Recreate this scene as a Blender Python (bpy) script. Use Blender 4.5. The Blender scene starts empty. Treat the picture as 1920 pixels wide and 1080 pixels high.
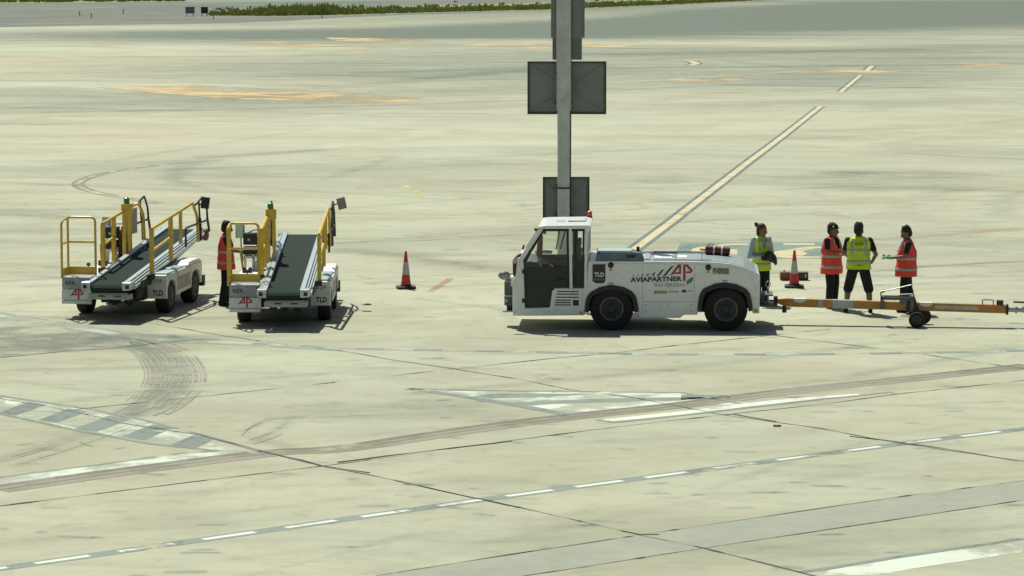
import bpy, bmesh, math, random
import numpy as np
from mathutils import Vector, Matrix
random.seed(7)
R = math.radians
SC = bpy.context.scene
COL = SC.collection
F, H, CX, YH = 5900.0, 7.0, 960.0, -90.0        # lens (px of a 1920 wide frame), eye height, horizon row

def gp(px, py, z=0.0):
    """ground position of something seen at (px,py) standing at height z"""
    d = F * (H - z) / (py - YH)
    return Vector(((px - CX) / F * d, d, z))

# ------------------------------------------------------------------ materials
MATS = {}
def mat(name, col, rough=.5, metal=0.0, noise=.12, nscale=6.0, bump=0.0, coat=0.0, col2=None, dirt=0.0):
    if name in MATS: return MATS[name]
    m = bpy.data.materials.new(name); m.use_nodes = True
    nt = m.node_tree; N = nt.nodes; L = nt.links
    b = N['Principled BSDF']
    b.inputs['Roughness'].default_value = rough
    b.inputs['Metallic'].default_value = metal
    if coat: b.inputs['Coat Weight'].default_value = coat
    tc = N.new('ShaderNodeTexCoord')
    n = N.new('ShaderNodeTexNoise'); n.inputs['Scale'].default_value = nscale; n.inputs['Detail'].default_value = 6
    n.inputs['Roughness'].default_value = .65
    L.new(tc.outputs['Object'], n.inputs['Vector'])
    mix = N.new('ShaderNodeMix'); mix.data_type = 'RGBA'
    c2 = col2 if col2 else tuple(max(0, c * (1 - noise * 2.2)) for c in col)
    mix.inputs[6].default_value = (*col, 1); mix.inputs[7].default_value = (*c2, 1)
    mr = N.new('ShaderNodeMapRange'); mr.inputs[1].default_value = .35; mr.inputs[2].default_value = .75
    L.new(n.outputs['Fac'], mr.inputs[0]); L.new(mr.outputs[0], mix.inputs[0])
    out = mix.outputs[2]
    if dirt:
        n2 = N.new('ShaderNodeTexNoise'); n2.inputs['Scale'].default_value = nscale * 4; n2.inputs['Detail'].default_value = 8
        L.new(tc.outputs['Object'], n2.inputs['Vector'])
        mr2 = N.new('ShaderNodeMapRange'); mr2.inputs[1].default_value = .52; mr2.inputs[2].default_value = .72; mr2.inputs[4].default_value = dirt
        L.new(n2.outputs['Fac'], mr2.inputs[0])
        mx2 = N.new('ShaderNodeMix'); mx2.data_type = 'RGBA'; mx2.inputs[7].default_value = (.16, .14, .10, 1)
        L.new(mr2.outputs[0], mx2.inputs[0]); L.new(out, mx2.inputs[6]); out = mx2.outputs[2]
    L.new(out, b.inputs['Base Color'])
    rr = N.new('ShaderNodeMapRange'); rr.inputs[3].default_value = max(.03, rough - .08); rr.inputs[4].default_value = min(1, rough + .12)
    L.new(n.outputs['Fac'], rr.inputs[0]); L.new(rr.outputs[0], b.inputs['Roughness'])
    if bump:
        bp = N.new('ShaderNodeBump'); bp.inputs['Strength'].default_value = bump; bp.inputs['Distance'].default_value = .01
        n3 = N.new('ShaderNodeTexNoise'); n3.inputs['Scale'].default_value = nscale * 3; n3.inputs['Detail'].default_value = 4
        L.new(tc.outputs['Object'], n3.inputs['Vector']); L.new(n3.outputs['Fac'], bp.inputs['Height']); L.new(bp.outputs[0], b.inputs['Normal'])
    MATS[name] = m
    return m

def paint(name, col, wear=.35, scale=3.0, rough=.75, stretch=None):
    """worn road paint: where it has flaked off the concrete below shows"""
    if name in MATS: return MATS[name]
    m = bpy.data.materials.new(name); m.use_nodes = True
    nt = m.node_tree; N = nt.nodes; L = nt.links
    b = N['Principled BSDF']; b.inputs['Roughness'].default_value = rough
    tc = N.new('ShaderNodeTexCoord')
    n = N.new('ShaderNodeTexNoise'); n.inputs['Scale'].default_value = scale; n.inputs['Detail'].default_value = 9; n.inputs['Roughness'].default_value = .7
    L.new(tc.outputs['Object'], n.inputs['Vector'])
    nb = N.new('ShaderNodeTexNoise'); nb.inputs['Scale'].default_value = scale * .3; nb.inputs['Detail'].default_value = 3
    L.new(tc.outputs['Object'], nb.inputs['Vector'])
    mx = N.new('ShaderNodeMix'); mx.data_type = 'RGBA'
    mx.inputs[6].default_value = (*col, 1); mx.inputs[7].default_value = (*[c * .72 for c in col], 1)
    L.new(nb.outputs['Fac'], mx.inputs[0]); L.new(mx.outputs[2], b.inputs['Base Color'])
    add = N.new('ShaderNodeMath'); add.operation = 'ADD'; L.new(n.outputs['Fac'], add.inputs[0]); L.new(nb.outputs['Fac'], add.inputs[1])
    mr = N.new('ShaderNodeMapRange'); c = 1.25 - wear * .55
    mr.inputs[1].default_value = c - .12; mr.inputs[2].default_value = c + .12
    L.new(add.outputs[0], mr.inputs[0])
    t = N.new('ShaderNodeBsdfTransparent'); ms = N.new('ShaderNodeMixShader')
    L.new(mr.outputs[0], ms.inputs[0]); L.new(b.outputs[0], ms.inputs[1]); L.new(t.outputs[0], ms.inputs[2])
    L.new(ms.outputs[0], N['Material Output'].inputs['Surface'])
    MATS[name] = m
    return m

def glass(name, tint, alpha):
    m = bpy.data.materials.new(name); m.use_nodes = True
    nt = m.node_tree; N = nt.nodes; L = nt.links
    N.remove(N['Principled BSDF'])
    t = N.new('ShaderNodeBsdfTransparent'); t.inputs[0].default_value = (*tint, 1)
    g = N.new('ShaderNodeBsdfGlossy'); g.inputs['Roughness'].default_value = .03; g.inputs[0].default_value = (.9, .95, .93, 1)
    ms = N.new('ShaderNodeMixShader'); ms.inputs[0].default_value = alpha
    L.new(t.outputs[0], ms.inputs[1]); L.new(g.outputs[0], ms.inputs[2]); L.new(ms.outputs[0], N['Material Output'].inputs['Surface'])
    MATS[name] = m
    return m

WHITE = mat('white_paint', (.80, .83, .82), .35, 0, .05, 2.5, coat=.3, dirt=.12)
WHITE_DIRTY = mat('dusty_white_paint', (.76, .78, .74), .45, 0, .10, 4, dirt=.22)
STEEL = mat('pale_blue_steel', (.50, .58, .60), .32, .55, .15, 5, dirt=.2)
TEALP = mat('teal_white_plate', (.42, .60, .57), .35, .1, .12, 5, dirt=.2)
GREYP = mat('grey_paint', (.40, .44, .43), .5, 0, .15, 5, dirt=.3)
DARKM = mat('dark_metal', (.035, .038, .038), .5, .3, .2, 8, dirt=.3)
MIDM = mat('mid_metal', (.13, .14, .14), .5, .4, .2, 9, dirt=.3)
BLACKP = mat('black_plastic', (.018, .02, .02), .5, 0, .1, 8)
RUBBER = mat('tyre_rubber', (.014, .015, .014), .9, 0, .3, 9, bump=.3, col2=(.028, .027, .024))
RIM = mat('rim_metal', (.16, .165, .16), .5, .4, .2, 10, dirt=.3)
YELLOW = mat('yellow_paint', (.74, .50, .06), .42, 0, .12, 6, dirt=.22)
BELT = mat('belt_rubber', (.022, .036, .031), .95, 0, .25, 3, col2=(.032, .046, .040)); BELT.node_tree.nodes['Principled BSDF'].inputs['Specular IOR Level'].default_value = .08
REDP = mat('dark_red_paint', (.13, .022, .022), .42, 0, .15, 12, dirt=.2)
REDL = mat('logo_red', (.38, .03, .04), .45, 0, .05)
BLACKL = mat('logo_black', (.03, .035, .035), .5, 0, .05)
GREYL = mat('logo_grey', (.24, .27, .25), .5, 0, .05)
GREENL = mat('logo_green', (.14, .22, .14), .5, 0, .05)
TEALL = mat('label_teal', (.06, .16, .14), .5, 0, .05)
WHITEL = mat('label_white', (.75, .78, .76), .5, 0, .03)
YELL = mat('sticker_yellow', (.5, .36, .05), .5, 0, .1)
BLUEL = mat('sticker_blue', (.03, .05, .2), .5, 0, .1)
ORANGE = mat('orange_paint', (.52, .245, .05), .45, 0, .14, 5, dirt=.25)
SILVER = mat('galvanised_steel', (.42, .45, .44), .4, .6, .15, 14, dirt=.2)
POLE = mat('pole_grey', (.56, .59, .56), .6, .1, .12, 3, dirt=.12)
SIGNBACK = mat('sign_back_grey', (.19, .212, .195), .7, .1, .15, 2.5, dirt=.15)
SIGNRIM = mat('sign_rim', (.04, .045, .04), .6, .1, .1)
CONER = mat('cone_red', (.62, .045, .04), .55, 0, .12, 8, dirt=.2)
CONEW = mat('cone_reflective', (.48, .50, .49), .4, 0, .12, 8, dirt=.25)
BEACO = mat('amber_lens', (.45, .06, .015), .2, 0, .05)
BEACG = mat('green_lens', (.01, .22, .09), .2, 0, .05)
MIRR = mat('mirror_face', (.35, .42, .48), .08, .9, .03)
MIRB = mat('mirror_back', (.25, .24, .19), .55, 0, .1)
MIRB2 = mat('grey_mirror_face', (.30, .33, .33), .35, .2)
SEATM = mat('seat_fabric', (.035, .037, .037), .85, 0, .2)
SEATR = mat('seat_red', (.20, .02, .02), .8, 0, .2)
SKIN = mat('skin', (.25, .135, .085), .55, 0, .10, 8)
SKIN2 = mat('skin_tanned', (.24, .13, .085), .55, 0, .10, 8)
HAIR = mat('dark_hair', (.018, .014, .010), .7, 0, .3, 30, bump=.4)
HAIRB = mat('brown_hair', (.07, .042, .022), .7, 0, .3, 30, bump=.4)
BLKC = mat('black_cloth', (.014, .015, .017), .9, 0, .3, 7, bump=.5)
BLUEC = mat('pale_blue_cloth', (.42, .50, .60), .9, 0, .1, 7, bump=.5)
REDV = mat('red_orange_vest', (.88, .085, .06), .8, 0, .14, 5, bump=.5)
YELV = mat('yellow_green_vest', (.62, .86, .04), .8, 0, .14, 5, bump=.5)
REFL = mat('reflective_band', (.42, .43, .41), .5, 0, .1, 9)
GLASS = glass('cab_glass', (.94, .96, .94), .03)
GLASSD = glass('tinted_glass', (.30, .35, .33), .07)

# ------------------------------------------------------------------ mesh helpers
class MB:
    def __init__(s): s.v = []; s.f = []; s.m = []; s.mats = []; s.cur = 0
    def use(s, m):
        if m not in s.mats: s.mats.append(m)
        s.cur = s.mats.index(m); return s
    def add(s, vs, fs):
        o = len(s.v); s.v += [tuple(v) for v in vs]; s.f += [tuple(i + o for i in f) for f in fs]; s.m += [s.cur] * len(fs); return s
    def box(s, a, b):
        (x0, y0, z0), (x1, y1, z1) = a, b
        x0, x1 = min(x0, x1), max(x0, x1); y0, y1 = min(y0, y1), max(y0, y1); z0, z1 = min(z0, z1), max(z0, z1)
        return s.add([(x0,y0,z0),(x1,y0,z0),(x1,y1,z0),(x0,y1,z0),(x0,y0,z1),(x1,y0,z1),(x1,y1,z1),(x0,y1,z1)],
                     [(3,2,1,0),(4,5,6,7),(0,1,5,4),(1,2,6,5),(2,3,7,6),(3,0,4,7)])
    def prism(s, pts, axis, a, b):
        """pts: outline in the two other axes (in x,y,z order), extruded along axis from a to b"""
        n = len(pts)
        def P(p, t):
            if axis == 'y': return (p[0], t, p[1])
            if axis == 'x': return (t, p[0], p[1])
            return (p[0], p[1], t)
        vs = [P(p, a) for p in pts] + [P(p, b) for p in pts]
        fs = [tuple(range(n)), tuple(range(2 * n - 1, n - 1, -1))] + [(i, i + n, (i + 1) % n + n, (i + 1) % n) for i in range(n)]
        return s.add(vs, fs)
    def cyl(s, p, q, r, r2=None, seg=20, cap=True):
        p, q = Vector(p), Vector(q); r2 = r if r2 is None else r2
        d = (q - p).normalized(); u = d.orthogonal().normalized(); w = d.cross(u)
        vs = []
        for c, rr in ((p, r), (q, r2)):
            for i in range(seg):
                a = 2 * math.pi * i / seg; vs.append(c + (u * math.cos(a) + w * math.sin(a)) * rr)
        fs = [(i, (i + 1) % seg, (i + 1) % seg + seg, i + seg) for i in range(seg)]
        if cap: fs += [tuple(range(seg - 1, -1, -1)), tuple(range(seg, 2 * seg))]
        return s.add(vs, fs)
    def tube(s, pts, r, seg=8, closed=False, bend=0.0):
        pts = [Vector(p) for p in pts]
        if bend and not closed:
            q = [pts[0]]
            for i in range(1, len(pts) - 1):
                a, b, c = pts[i - 1], pts[i], pts[i + 1]
                l = min(bend, (a - b).length * .45, (c - b).length * .45)
                p0 = b + (a - b).normalized() * l; p2 = b + (c - b).normalized() * l
                for k in range(5):
                    t = k / 4; q.append(p0 * (1 - t) ** 2 + b * 2 * t * (1 - t) + p2 * t * t)
            q.append(pts[-1]); pts = q
        n = len(pts); vs = []; u = None
        for i, p in enumerate(pts):
            if closed: t = (pts[(i + 1) % n] - pts[i - 1]).normalized()
            else: t = (pts[min(i + 1, n - 1)] - pts[max(i - 1, 0)]).normalized()
            u = t.orthogonal().normalized() if u is None else (u - t * u.dot(t)).normalized()
            w = t.cross(u)
            for k in range(seg):
                a = 2 * math.pi * k / seg; vs.append(p + (u * math.cos(a) + w * math.sin(a)) * r)
        fs = []
        for i in range(n if closed else n - 1):
            j = (i + 1) % n
            for k in range(seg):
                l = (k + 1) % seg; fs.append((i * seg + k, i * seg + l, j * seg + l, j * seg + k))
        if not closed: fs += [tuple(range(seg - 1, -1, -1)), tuple(range((n - 1) * seg, n * seg))]
        return s.add(vs, fs)
    def lathe(s, c, axis, prof, seg=28):
        """prof: list of (offset along axis, radius)"""
        c = Vector(c); d = Vector(axis).normalized(); u = d.orthogonal().normalized(); w = d.cross(u)
        vs = []
        for t, r in prof:
            for i in range(seg):
                a = 2 * math.pi * i / seg; vs.append(c + d * t + (u * math.cos(a) + w * math.sin(a)) * r)
        fs = []
        for j in range(len(prof) - 1):
            for i in range(seg):
                k = (i + 1) % seg; fs.append((j * seg + i, j * seg + k, (j + 1) * seg + k, (j + 1) * seg + i))
        fs += [tuple(range(seg - 1, -1, -1)), tuple(range((len(prof) - 1) * seg, len(prof) * seg))]
        return s.add(vs, fs)
    def capsule(s, p, r1, q, r2, seg=14, rings=5):
        p, q = Vector(p), Vector(q); d = q - p
        if d.length < 1e-5: d = Vector((0, 0, 1e-4)); q = p + d
        n = d.normalized(); u = n.orthogonal().normalized(); w = n.cross(u)
        prof = [(p, -r1 * math.cos(a), r1 * math.sin(a)) for a in [math.pi / 2 * (i + .3) / (rings) for i in range(rings)]]
        prof += [(q, r2 * math.cos(a), r2 * math.sin(a)) for a in [math.pi / 2 * (rings - i - .7 + .4) / rings for i in range(rings)]]
        vs = []
        for c, t, r in prof:
            for i in range(seg):
                a = 2 * math.pi * i / seg; vs.append(c + n * t + (u * math.cos(a) + w * math.sin(a)) * r)
        fs = []
        for j in range(len(prof) - 1):
            for i in range(seg):
                k = (i + 1) % seg; fs.append((j * seg + i, j * seg + k, (j + 1) * seg + k, (j + 1) * seg + i))
        fs += [tuple(range(seg - 1, -1, -1)), tuple(range((len(prof) - 1) * seg, len(prof) * seg))]
        return s.add(vs, fs)
    def ell(s, c, rx, ry, rz, seg=18, rings=10):
        c = Vector(c); vs = []
        for j in range(rings):
            a = math.pi * (j + .5) / rings
            for i in range(seg):
                b = 2 * math.pi * i / seg
                vs.append(c + Vector((rx * math.sin(a) * math.cos(b), ry * math.sin(a) * math.sin(b), rz * math.cos(a))))
        fs = []
        for j in range(rings - 1):
            for i in range(seg):
                k = (i + 1) % seg; fs.append((j * seg + i, (j + 1) * seg + i, (j + 1) * seg + k, j * seg + k))
        fs += [tuple(range(seg)), tuple(range(rings * seg - 1, (rings - 1) * seg - 1, -1))]
        return s.add(vs, fs)
    def build(s, name, m=None, parent=None, bevel=0, smooth=False, loc=None, fix=True):
        me = bpy.data.meshes.new(name); me.from_pydata(s.v, [], s.f); me.validate()
        o = bpy.data.objects.new(name, me); COL.objects.link(o)
        ms = s.mats if s.mats else [m or WHITE]
        for x in ms: me.materials.append(x)
        if s.mats and len(me.polygons) == len(s.m):
            me.polygons.foreach_set('material_index', s.m)
        if fix:
            bm = bmesh.new(); bm.from_mesh(me); bmesh.ops.recalc_face_normals(bm, faces=bm.faces); bm.to_mesh(me); bm.free()
        if smooth:
            me.polygons.foreach_set('use_smooth', [True] * len(me.polygons)); me.set_sharp_from_angle(angle=R(40))
        if bevel:
            b = o.modifiers.new('bevel', 'BEVEL'); b.width = bevel; b.segments = 2; b.limit_method = 'ANGLE'; b.angle_limit = R(35)
            b.harden_normals = False
        if parent: o.parent = parent
        if loc: o.location = loc
        return o

def tag(o, label=None, cat=None, group=None, kind=None):
    if label: o['label'] = label
    if cat: o['category'] = cat
    if group: o['group'] = group
    if kind: o['kind'] = kind
    return o
def empty(name, loc, rz=0.0):
    o = bpy.data.objects.new(name, None); COL.objects.link(o); o.location = loc; o.rotation_euler = (0, 0, rz); o.empty_display_size = .3
    return o
def sheet(name, polys, m, z, kind='structure'):
    """flat painted sheets; polys = lists of ground points"""
    b = MB(); z = z * .25
    for p in polys:
        b.add([(q[0], q[1], z) for q in p], [tuple(range(len(p)))])
    o = b.build(name, m); tag(o, kind=kind)
    return o
def px(*pts): return [gp(a, b) for a, b in pts]
def strip(pts, w, jit=0.0, step=None):
    """a ribbon (list of quads) along ground points"""
    P = [Vector((p[0], p[1])) for p in pts]
    if step:
        Q = [P[0]]
        for a, b in zip(P, P[1:]):
            n = max(1, int((b - a).length / step))
            for i in range(1, n + 1): Q.append(a + (b - a) * i / n)
        P = Q
    L_, R_ = [], []
    for i, p in enumerate(P):
        t = (P[min(i + 1, len(P) - 1)] - P[max(i - 1, 0)]).normalized(); n = Vector((-t.y, t.x))
        ww = w[i] if isinstance(w, (list, tuple)) else w
        ww *= 1 + random.uniform(-jit, jit); off = n * random.uniform(-jit, jit) * ww * .35
        L_.append(p + off + n * ww / 2); R_.append(p + off - n * ww / 2)
    return [[L_[i], L_[i + 1], R_[i + 1], R_[i]] for i in range(len(P) - 1)]
def smoothpath(pts, n=8):
    P = [Vector((p[0], p[1])) for p in pts]; out = []
    for i in range(len(P) - 1):
        p0, p1, p2, p3 = P[max(i - 1, 0)], P[i], P[i + 1], P[min(i + 2, len(P) - 1)]
        for k in range(n):
            t = k / n
            out.append(.5 * ((2 * p1) + (p2 - p0) * t + (2 * p0 - 5 * p1 + 4 * p2 - p3) * t * t + (3 * p1 - p0 - 3 * p2 + p3) * t ** 3))
    out.append(P[-1]); return out

def text(name, body, m, parent, origin, xdir, up, height, width=None, bold=.0, kind=None):
    """lettering as a thin raised mesh; origin = lower left corner; height of capitals"""
    cu = bpy.data.curves.new(name, 'FONT'); cu.body = body; cu.size = 1; cu.offset = bold; cu.extrude = .02; cu.resolution_u = 3
    ob = bpy.data.objects.new(name, cu); COL.objects.link(ob)
    dg = bpy.context.evaluated_depsgraph_get(); me = bpy.data.meshes.new_from_object(ob.evaluated_get(dg))
    bpy.data.objects.remove(ob); bpy.data.curves.remove(cu)
    xs = [v.co.x for v in me.vertices]; ys = [v.co.y for v in me.vertices]
    x0, x1, y0, y1 = min(xs), max(xs), min(ys), max(ys)
    sy = height / (y1 - y0); sx = width / (x1 - x0) if width else sy
    X = Vector(xdir).normalized(); U = Vector(up).normalized(); Nn = X.cross(U); O = Vector(origin)
    for v in me.vertices:
        v.co = O + X * (v.co.x - x0) * sx + U * (v.co.y - y0) * sy + Nn * (.002 if v.co.z > 0 else .0)
    me.materials.clear(); me.materials.append(m)
    o = bpy.data.objects.new(name, me); COL.objects.link(o); o.parent = parent
    return o

# ------------------------------------------------------------------ camera, light, sky
cam = bpy.data.cameras.new('camera'); camo = bpy.data.objects.new('camera', cam); COL.objects.link(camo)
cam.sensor_width = 36; cam.lens = 36 * F / 1920; cam.clip_start = .5; cam.clip_end = 6000
camo.location = (0, 0, H); camo.rotation_euler = (R(90) - math.atan((540 - YH) / F), 0, 0)
SC.camera = camo
sdir = Vector((-.27, .57, 1.0)).normalized()
sun = bpy.data.lights.new('sun', 'SUN'); sun.energy = 5.0; sun.angle = R(.5); sun.color = (1.0, .985, .865)
suno = bpy.data.objects.new('sun', sun); COL.objects.link(suno); suno.rotation_euler = sdir.to_track_quat('Z', 'Y').to_euler()
suno.location = (0, 0, 40)
w = bpy.data.worlds.new('World'); SC.world = w; w.use_nodes = True
nt = w.node_tree; bg = nt.nodes['Background']; sky = nt.nodes.new('ShaderNodeTexSky'); sky.sky_type = 'NISHITA'; sky.sun_disc = False
sky.sun_elevation = math.asin(sdir.z); sky.sun_rotation = math.atan2(sdir.x, sdir.y)
sky.air_density = 1.0; sky.dust_density = 2.0; sky.ozone_density = 1.0
nt.links.new(sky.outputs[0], bg.inputs[0]); bg.inputs[1].default_value = .056
SC.view_settings.view_transform = 'Standard'; SC.view_settings.look = 'None'; SC.view_settings.gamma = 1; SC.view_settings.exposure = 0.06

# ------------------------------------------------------------------ apron ground
AD = Vector((.7875, .6163)); BD = Vector((.6163, -.7875))      # the two directions of the slab joints
P0 = gp(600, 880).xy
ys = [-200, -60, 0, 15, 24]
y = 30.0
while y < 500: ys.append(y); y *= 1.0024
ys += [560, 700, 1000, 1600, 3000, 5500]
ys = np.array(ys)
us = np.concatenate([[-60, -15, -4, -2, -1.3], np.linspace(-1.08, 1.08, 400), [1.3, 2, 4, 15, 60]])
wv = np.maximum(ys, 30) * .17
GX = us[None, :] * wv[:, None]; GY = np.repeat(ys[:, None], len(us), 1)
tone = np.zeros_like(GX); tan_ = np.zeros_like(GX)
def stroke(pts, wdt, s, soft=1.0, arr=None, world=False):
    arr = tone if arr is None else arr
    P = [Vector((p[0], p[1])) for p in pts] if world else [gp(a, b).xy for a, b in pts]
    ylo = min(p.y for p in P) - wdt * 2.5; yhi = max(p.y for p in P) + wdt * 2.5
    i0, i1 = np.searchsorted(ys, ylo), np.searchsorted(ys, yhi)
    if i1 <= i0: return
    X = GX[i0:i1]; Y = GY[i0:i1]; d2 = np.full(X.shape, 1e9)
    for a, b in zip(P, P[1:]):
        dx, dy = b.x - a.x, b.y - a.y; l2 = dx * dx + dy * dy + 1e-9
        t = np.clip(((X - a.x) * dx + (Y - a.y) * dy) / l2, 0, 1)
        e = (X - a.x - t * dx) ** 2 + (Y - a.y - t * dy) ** 2
        d2 = np.minimum(d2, e)
    arr[i0:i1] += s * np.exp(-(d2 / (wdt * wdt)) ** (1.0 * soft))
# broad darker and lighter zones of the apron
stroke([(820, 58), (1150, 48), (1500, 33), (2000, 10)], 34, .95)
stroke([(1350, 45), (1700, 44), (2000, 40)], 26, .35)
stroke([(1480, 10), (2000, 6)], 70, .75); stroke([(1700, 22), (2000, 22)], 40, .4); stroke([(1000, 58), (1500, 50)], 9, .35); stroke([(0, 200), (500, 185)], 4, .22); stroke([(60, 155), (500, 150)], 5, -.3); stroke([(600, 175), (960, 165)], 5, .22); stroke([(1150, 100), (1700, 92)], 3.5, .3); stroke([(1240, 200), (1900, 190)], 3, .14)
stroke([(250, 66), (620, 68), (1000, 62)], 14, .38)
stroke([(500, 120), (900, 108), (1400, 95), (2000, 88)], 14, .42)
stroke([(640, 140), (1100, 132), (1500, 140), (1750, 110)], 11, .40)
stroke([(0, 172), (260, 178), (480, 186)], 7, .28)
stroke([(0, 210), (300, 205), (560, 200)], 5, .18)
stroke([(1150, 160), (1600, 152)], 8, .25)
stroke([(0, 90), (250, 92)], 12, -.35)
stroke([(100, 52), (600, 50), (1000, 35), (1420, 6)], 9, -.5)
stroke([(850, 75), (1500, 82)], 6, -.45)
stroke([(0, 130), (350, 125)], 14, -.15, arr=tone)
stroke([(0, 250), (400, 250), (900, 262)], 8, -.25)
stroke([(300, 215), (900, 235), (1500, 215)], 6, -.15)
stroke([(1400, 300), (1900, 310)], 4, -.2)
stroke([(1640, 330), (1720, 328)], 2.2, .45)
stroke([(1630, 352), (1760, 350)], 1.4, .35)
stroke([(1560, 322), (1580, 322)], .7, .35); stroke([(1617, 322), (1637, 322)], .7, .35)
stroke([(1250, 340), (1420, 335)], 3, .16)
stroke([(640, 468), (760, 480), (900, 500), (1000, 503)], .55, .40)
stroke([(0, 400), (60, 402), (115, 405)], .8, .45)
stroke([(0, 380), (300, 385)], 1.2, .15)
stroke([(-50, 640), (60, 640), (170, 634), (240, 642)], 1.3, .42, 2)
stroke([(-50, 655), (60, 655), (200, 648)], .6, .35, 2)
tyre = [(200, 634), (262, 645), (300, 665), (322, 700), (312, 735), (275, 765), (240, 782)]
stroke(tyre, .34, .30, 2); stroke([(a - 22, b + 2) for a, b in tyre], .20, .22, 1.5); stroke([(a + 22, b + 2) for a, b in tyre[2:6]], .13, .22)
stroke([(240, 782), (180, 808), (90, 838), (-20, 870)], .20, .28, 1.5); stroke([(255, 800), (140, 840), (20, 880)], .13, .22)
stroke([(455, 810), (500, 790), (560, 785)], .10, .26); stroke([(470, 835), (510, 815), (540, 790)], .12, .24); stroke([(460, 822), (520, 838), (535, 842)], .15, .15)
stroke([(-10, 270), (200, 262), (420, 255)], 1.6, .22, arr=tan_)
stroke([(0, 120), (200, 118)], 9, .35, arr=tan_); stroke([(0, 250), (200, 250)], 8, .25, arr=tan_)
stroke([(300, 305), (420, 290), (600, 280)], .9, .30)
stroke([(322, 330), (340, 312), (372, 303)], .5, .30); stroke([(322, 330), (345, 345), (400, 356)], .35, .24)
stroke([(445, 320), (470, 330), (600, 330)], .7, .16)
stroke([(1640, 508), (1760, 498), (1925, 489)], .16, .5)
stroke([(1690, 285), (1800, 292), (1925, 297)], .25, .42)
stroke([(1640, 525), (1925, 516)], .25, .16)
stroke([(1660, 460), (1925, 455)], .6, .2)
stroke([(860, 300), (1000, 298)], .4, .25); stroke([(700, 240), (960, 245)], .6, .22)
stroke([(0, 272), (300, 262), (600, 268)], .6, .2)
stroke([(0, 150), (320, 152), (640, 160), (1000, 128), (1920, 118)], 1.3, .28)
stroke([(700, 135), (1100, 122)], 1.6, .25)
stroke([(0, 435), (120, 430)], .4, .2); stroke([(0, 518), (118, 520)], .3, .16)
stroke([(780, 560), (940, 580), (960, 600)], .14, .25)
stroke([(60, 300), (420, 330)], .5, .12)
stroke([(950, 905), (1180, 900)], .5, .12); stroke([(760, 790), (850, 765)], 1.2, .12)
stroke([(650, 770), (820, 770)], .8, .22)
# long scuffs and wheel tracks all over, mostly running across the view
rr = random.Random(11)
for i in range(420):
    d = math.exp(rr.uniform(math.log(34), math.log(300))); x = rr.uniform(-.2, .2) * d
    ln = rr.uniform(2, 14) * (d / 60) ** .7; an = rr.gauss(0, .35) + rr.choice([0, 0, .3, -.3, .65])
    cv = rr.gauss(0, .25); pts = []
    for k in range(4):
        t = (k / 3 - .5); pts.append((x + ln * t * math.cos(an), d + ln * t * math.sin(an) + cv * ln * t * t))
    stroke(pts, rr.uniform(.06, .28) * (d / 60), rr.uniform(.05, .30) * rr.choice([1, 1, 1, -.7]) * (.55 if d < 50 else 1), world=True)
for i in range(420):
    d = math.exp(rr.uniform(math.log(34), math.log(90))); x = rr.uniform(-.18, .18) * d
    stroke([(x, d), (x + rr.uniform(.02, .4), d + rr.uniform(-.12, .08))], rr.uniform(.03, .07), rr.uniform(.2, .8), world=True)
nr, nc = GX.shape
vv = np.stack([GX, GY, np.zeros_like(GX)], -1).reshape(-1, 3)
idx = np.arange(nr * nc).reshape(nr, nc)
ff = np.stack([idx[:-1, :-1], idx[:-1, 1:], idx[1:, 1:], idx[1:, :-1]], -1).reshape(-1, 4)
me = bpy.data.meshes.new('apron'); me.vertices.add(len(vv)); me.vertices.foreach_set('co', vv.ravel().astype(np.float32))
me.loops.add(ff.size); me.loops.foreach_set('vertex_index', ff.ravel().astype(np.int32))
me.polygons.add(len(ff)); me.polygons.foreach_set('loop_start', np.arange(0, ff.size, 4, dtype=np.int32)); me.polygons.foreach_set('loop_total', np.full(len(ff), 4, dtype=np.int32))
me.update(); me.validate()
for nm, ar in (('stain', tone), ('rust', tan_)):
    a = me.attributes.new(nm, 'FLOAT', 'POINT'); a.data.foreach_set('value', ar.ravel().astype(np.float32))
ground = bpy.data.objects.new('ground', me); COL.objects.link(ground); tag(ground, kind='structure')

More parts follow.
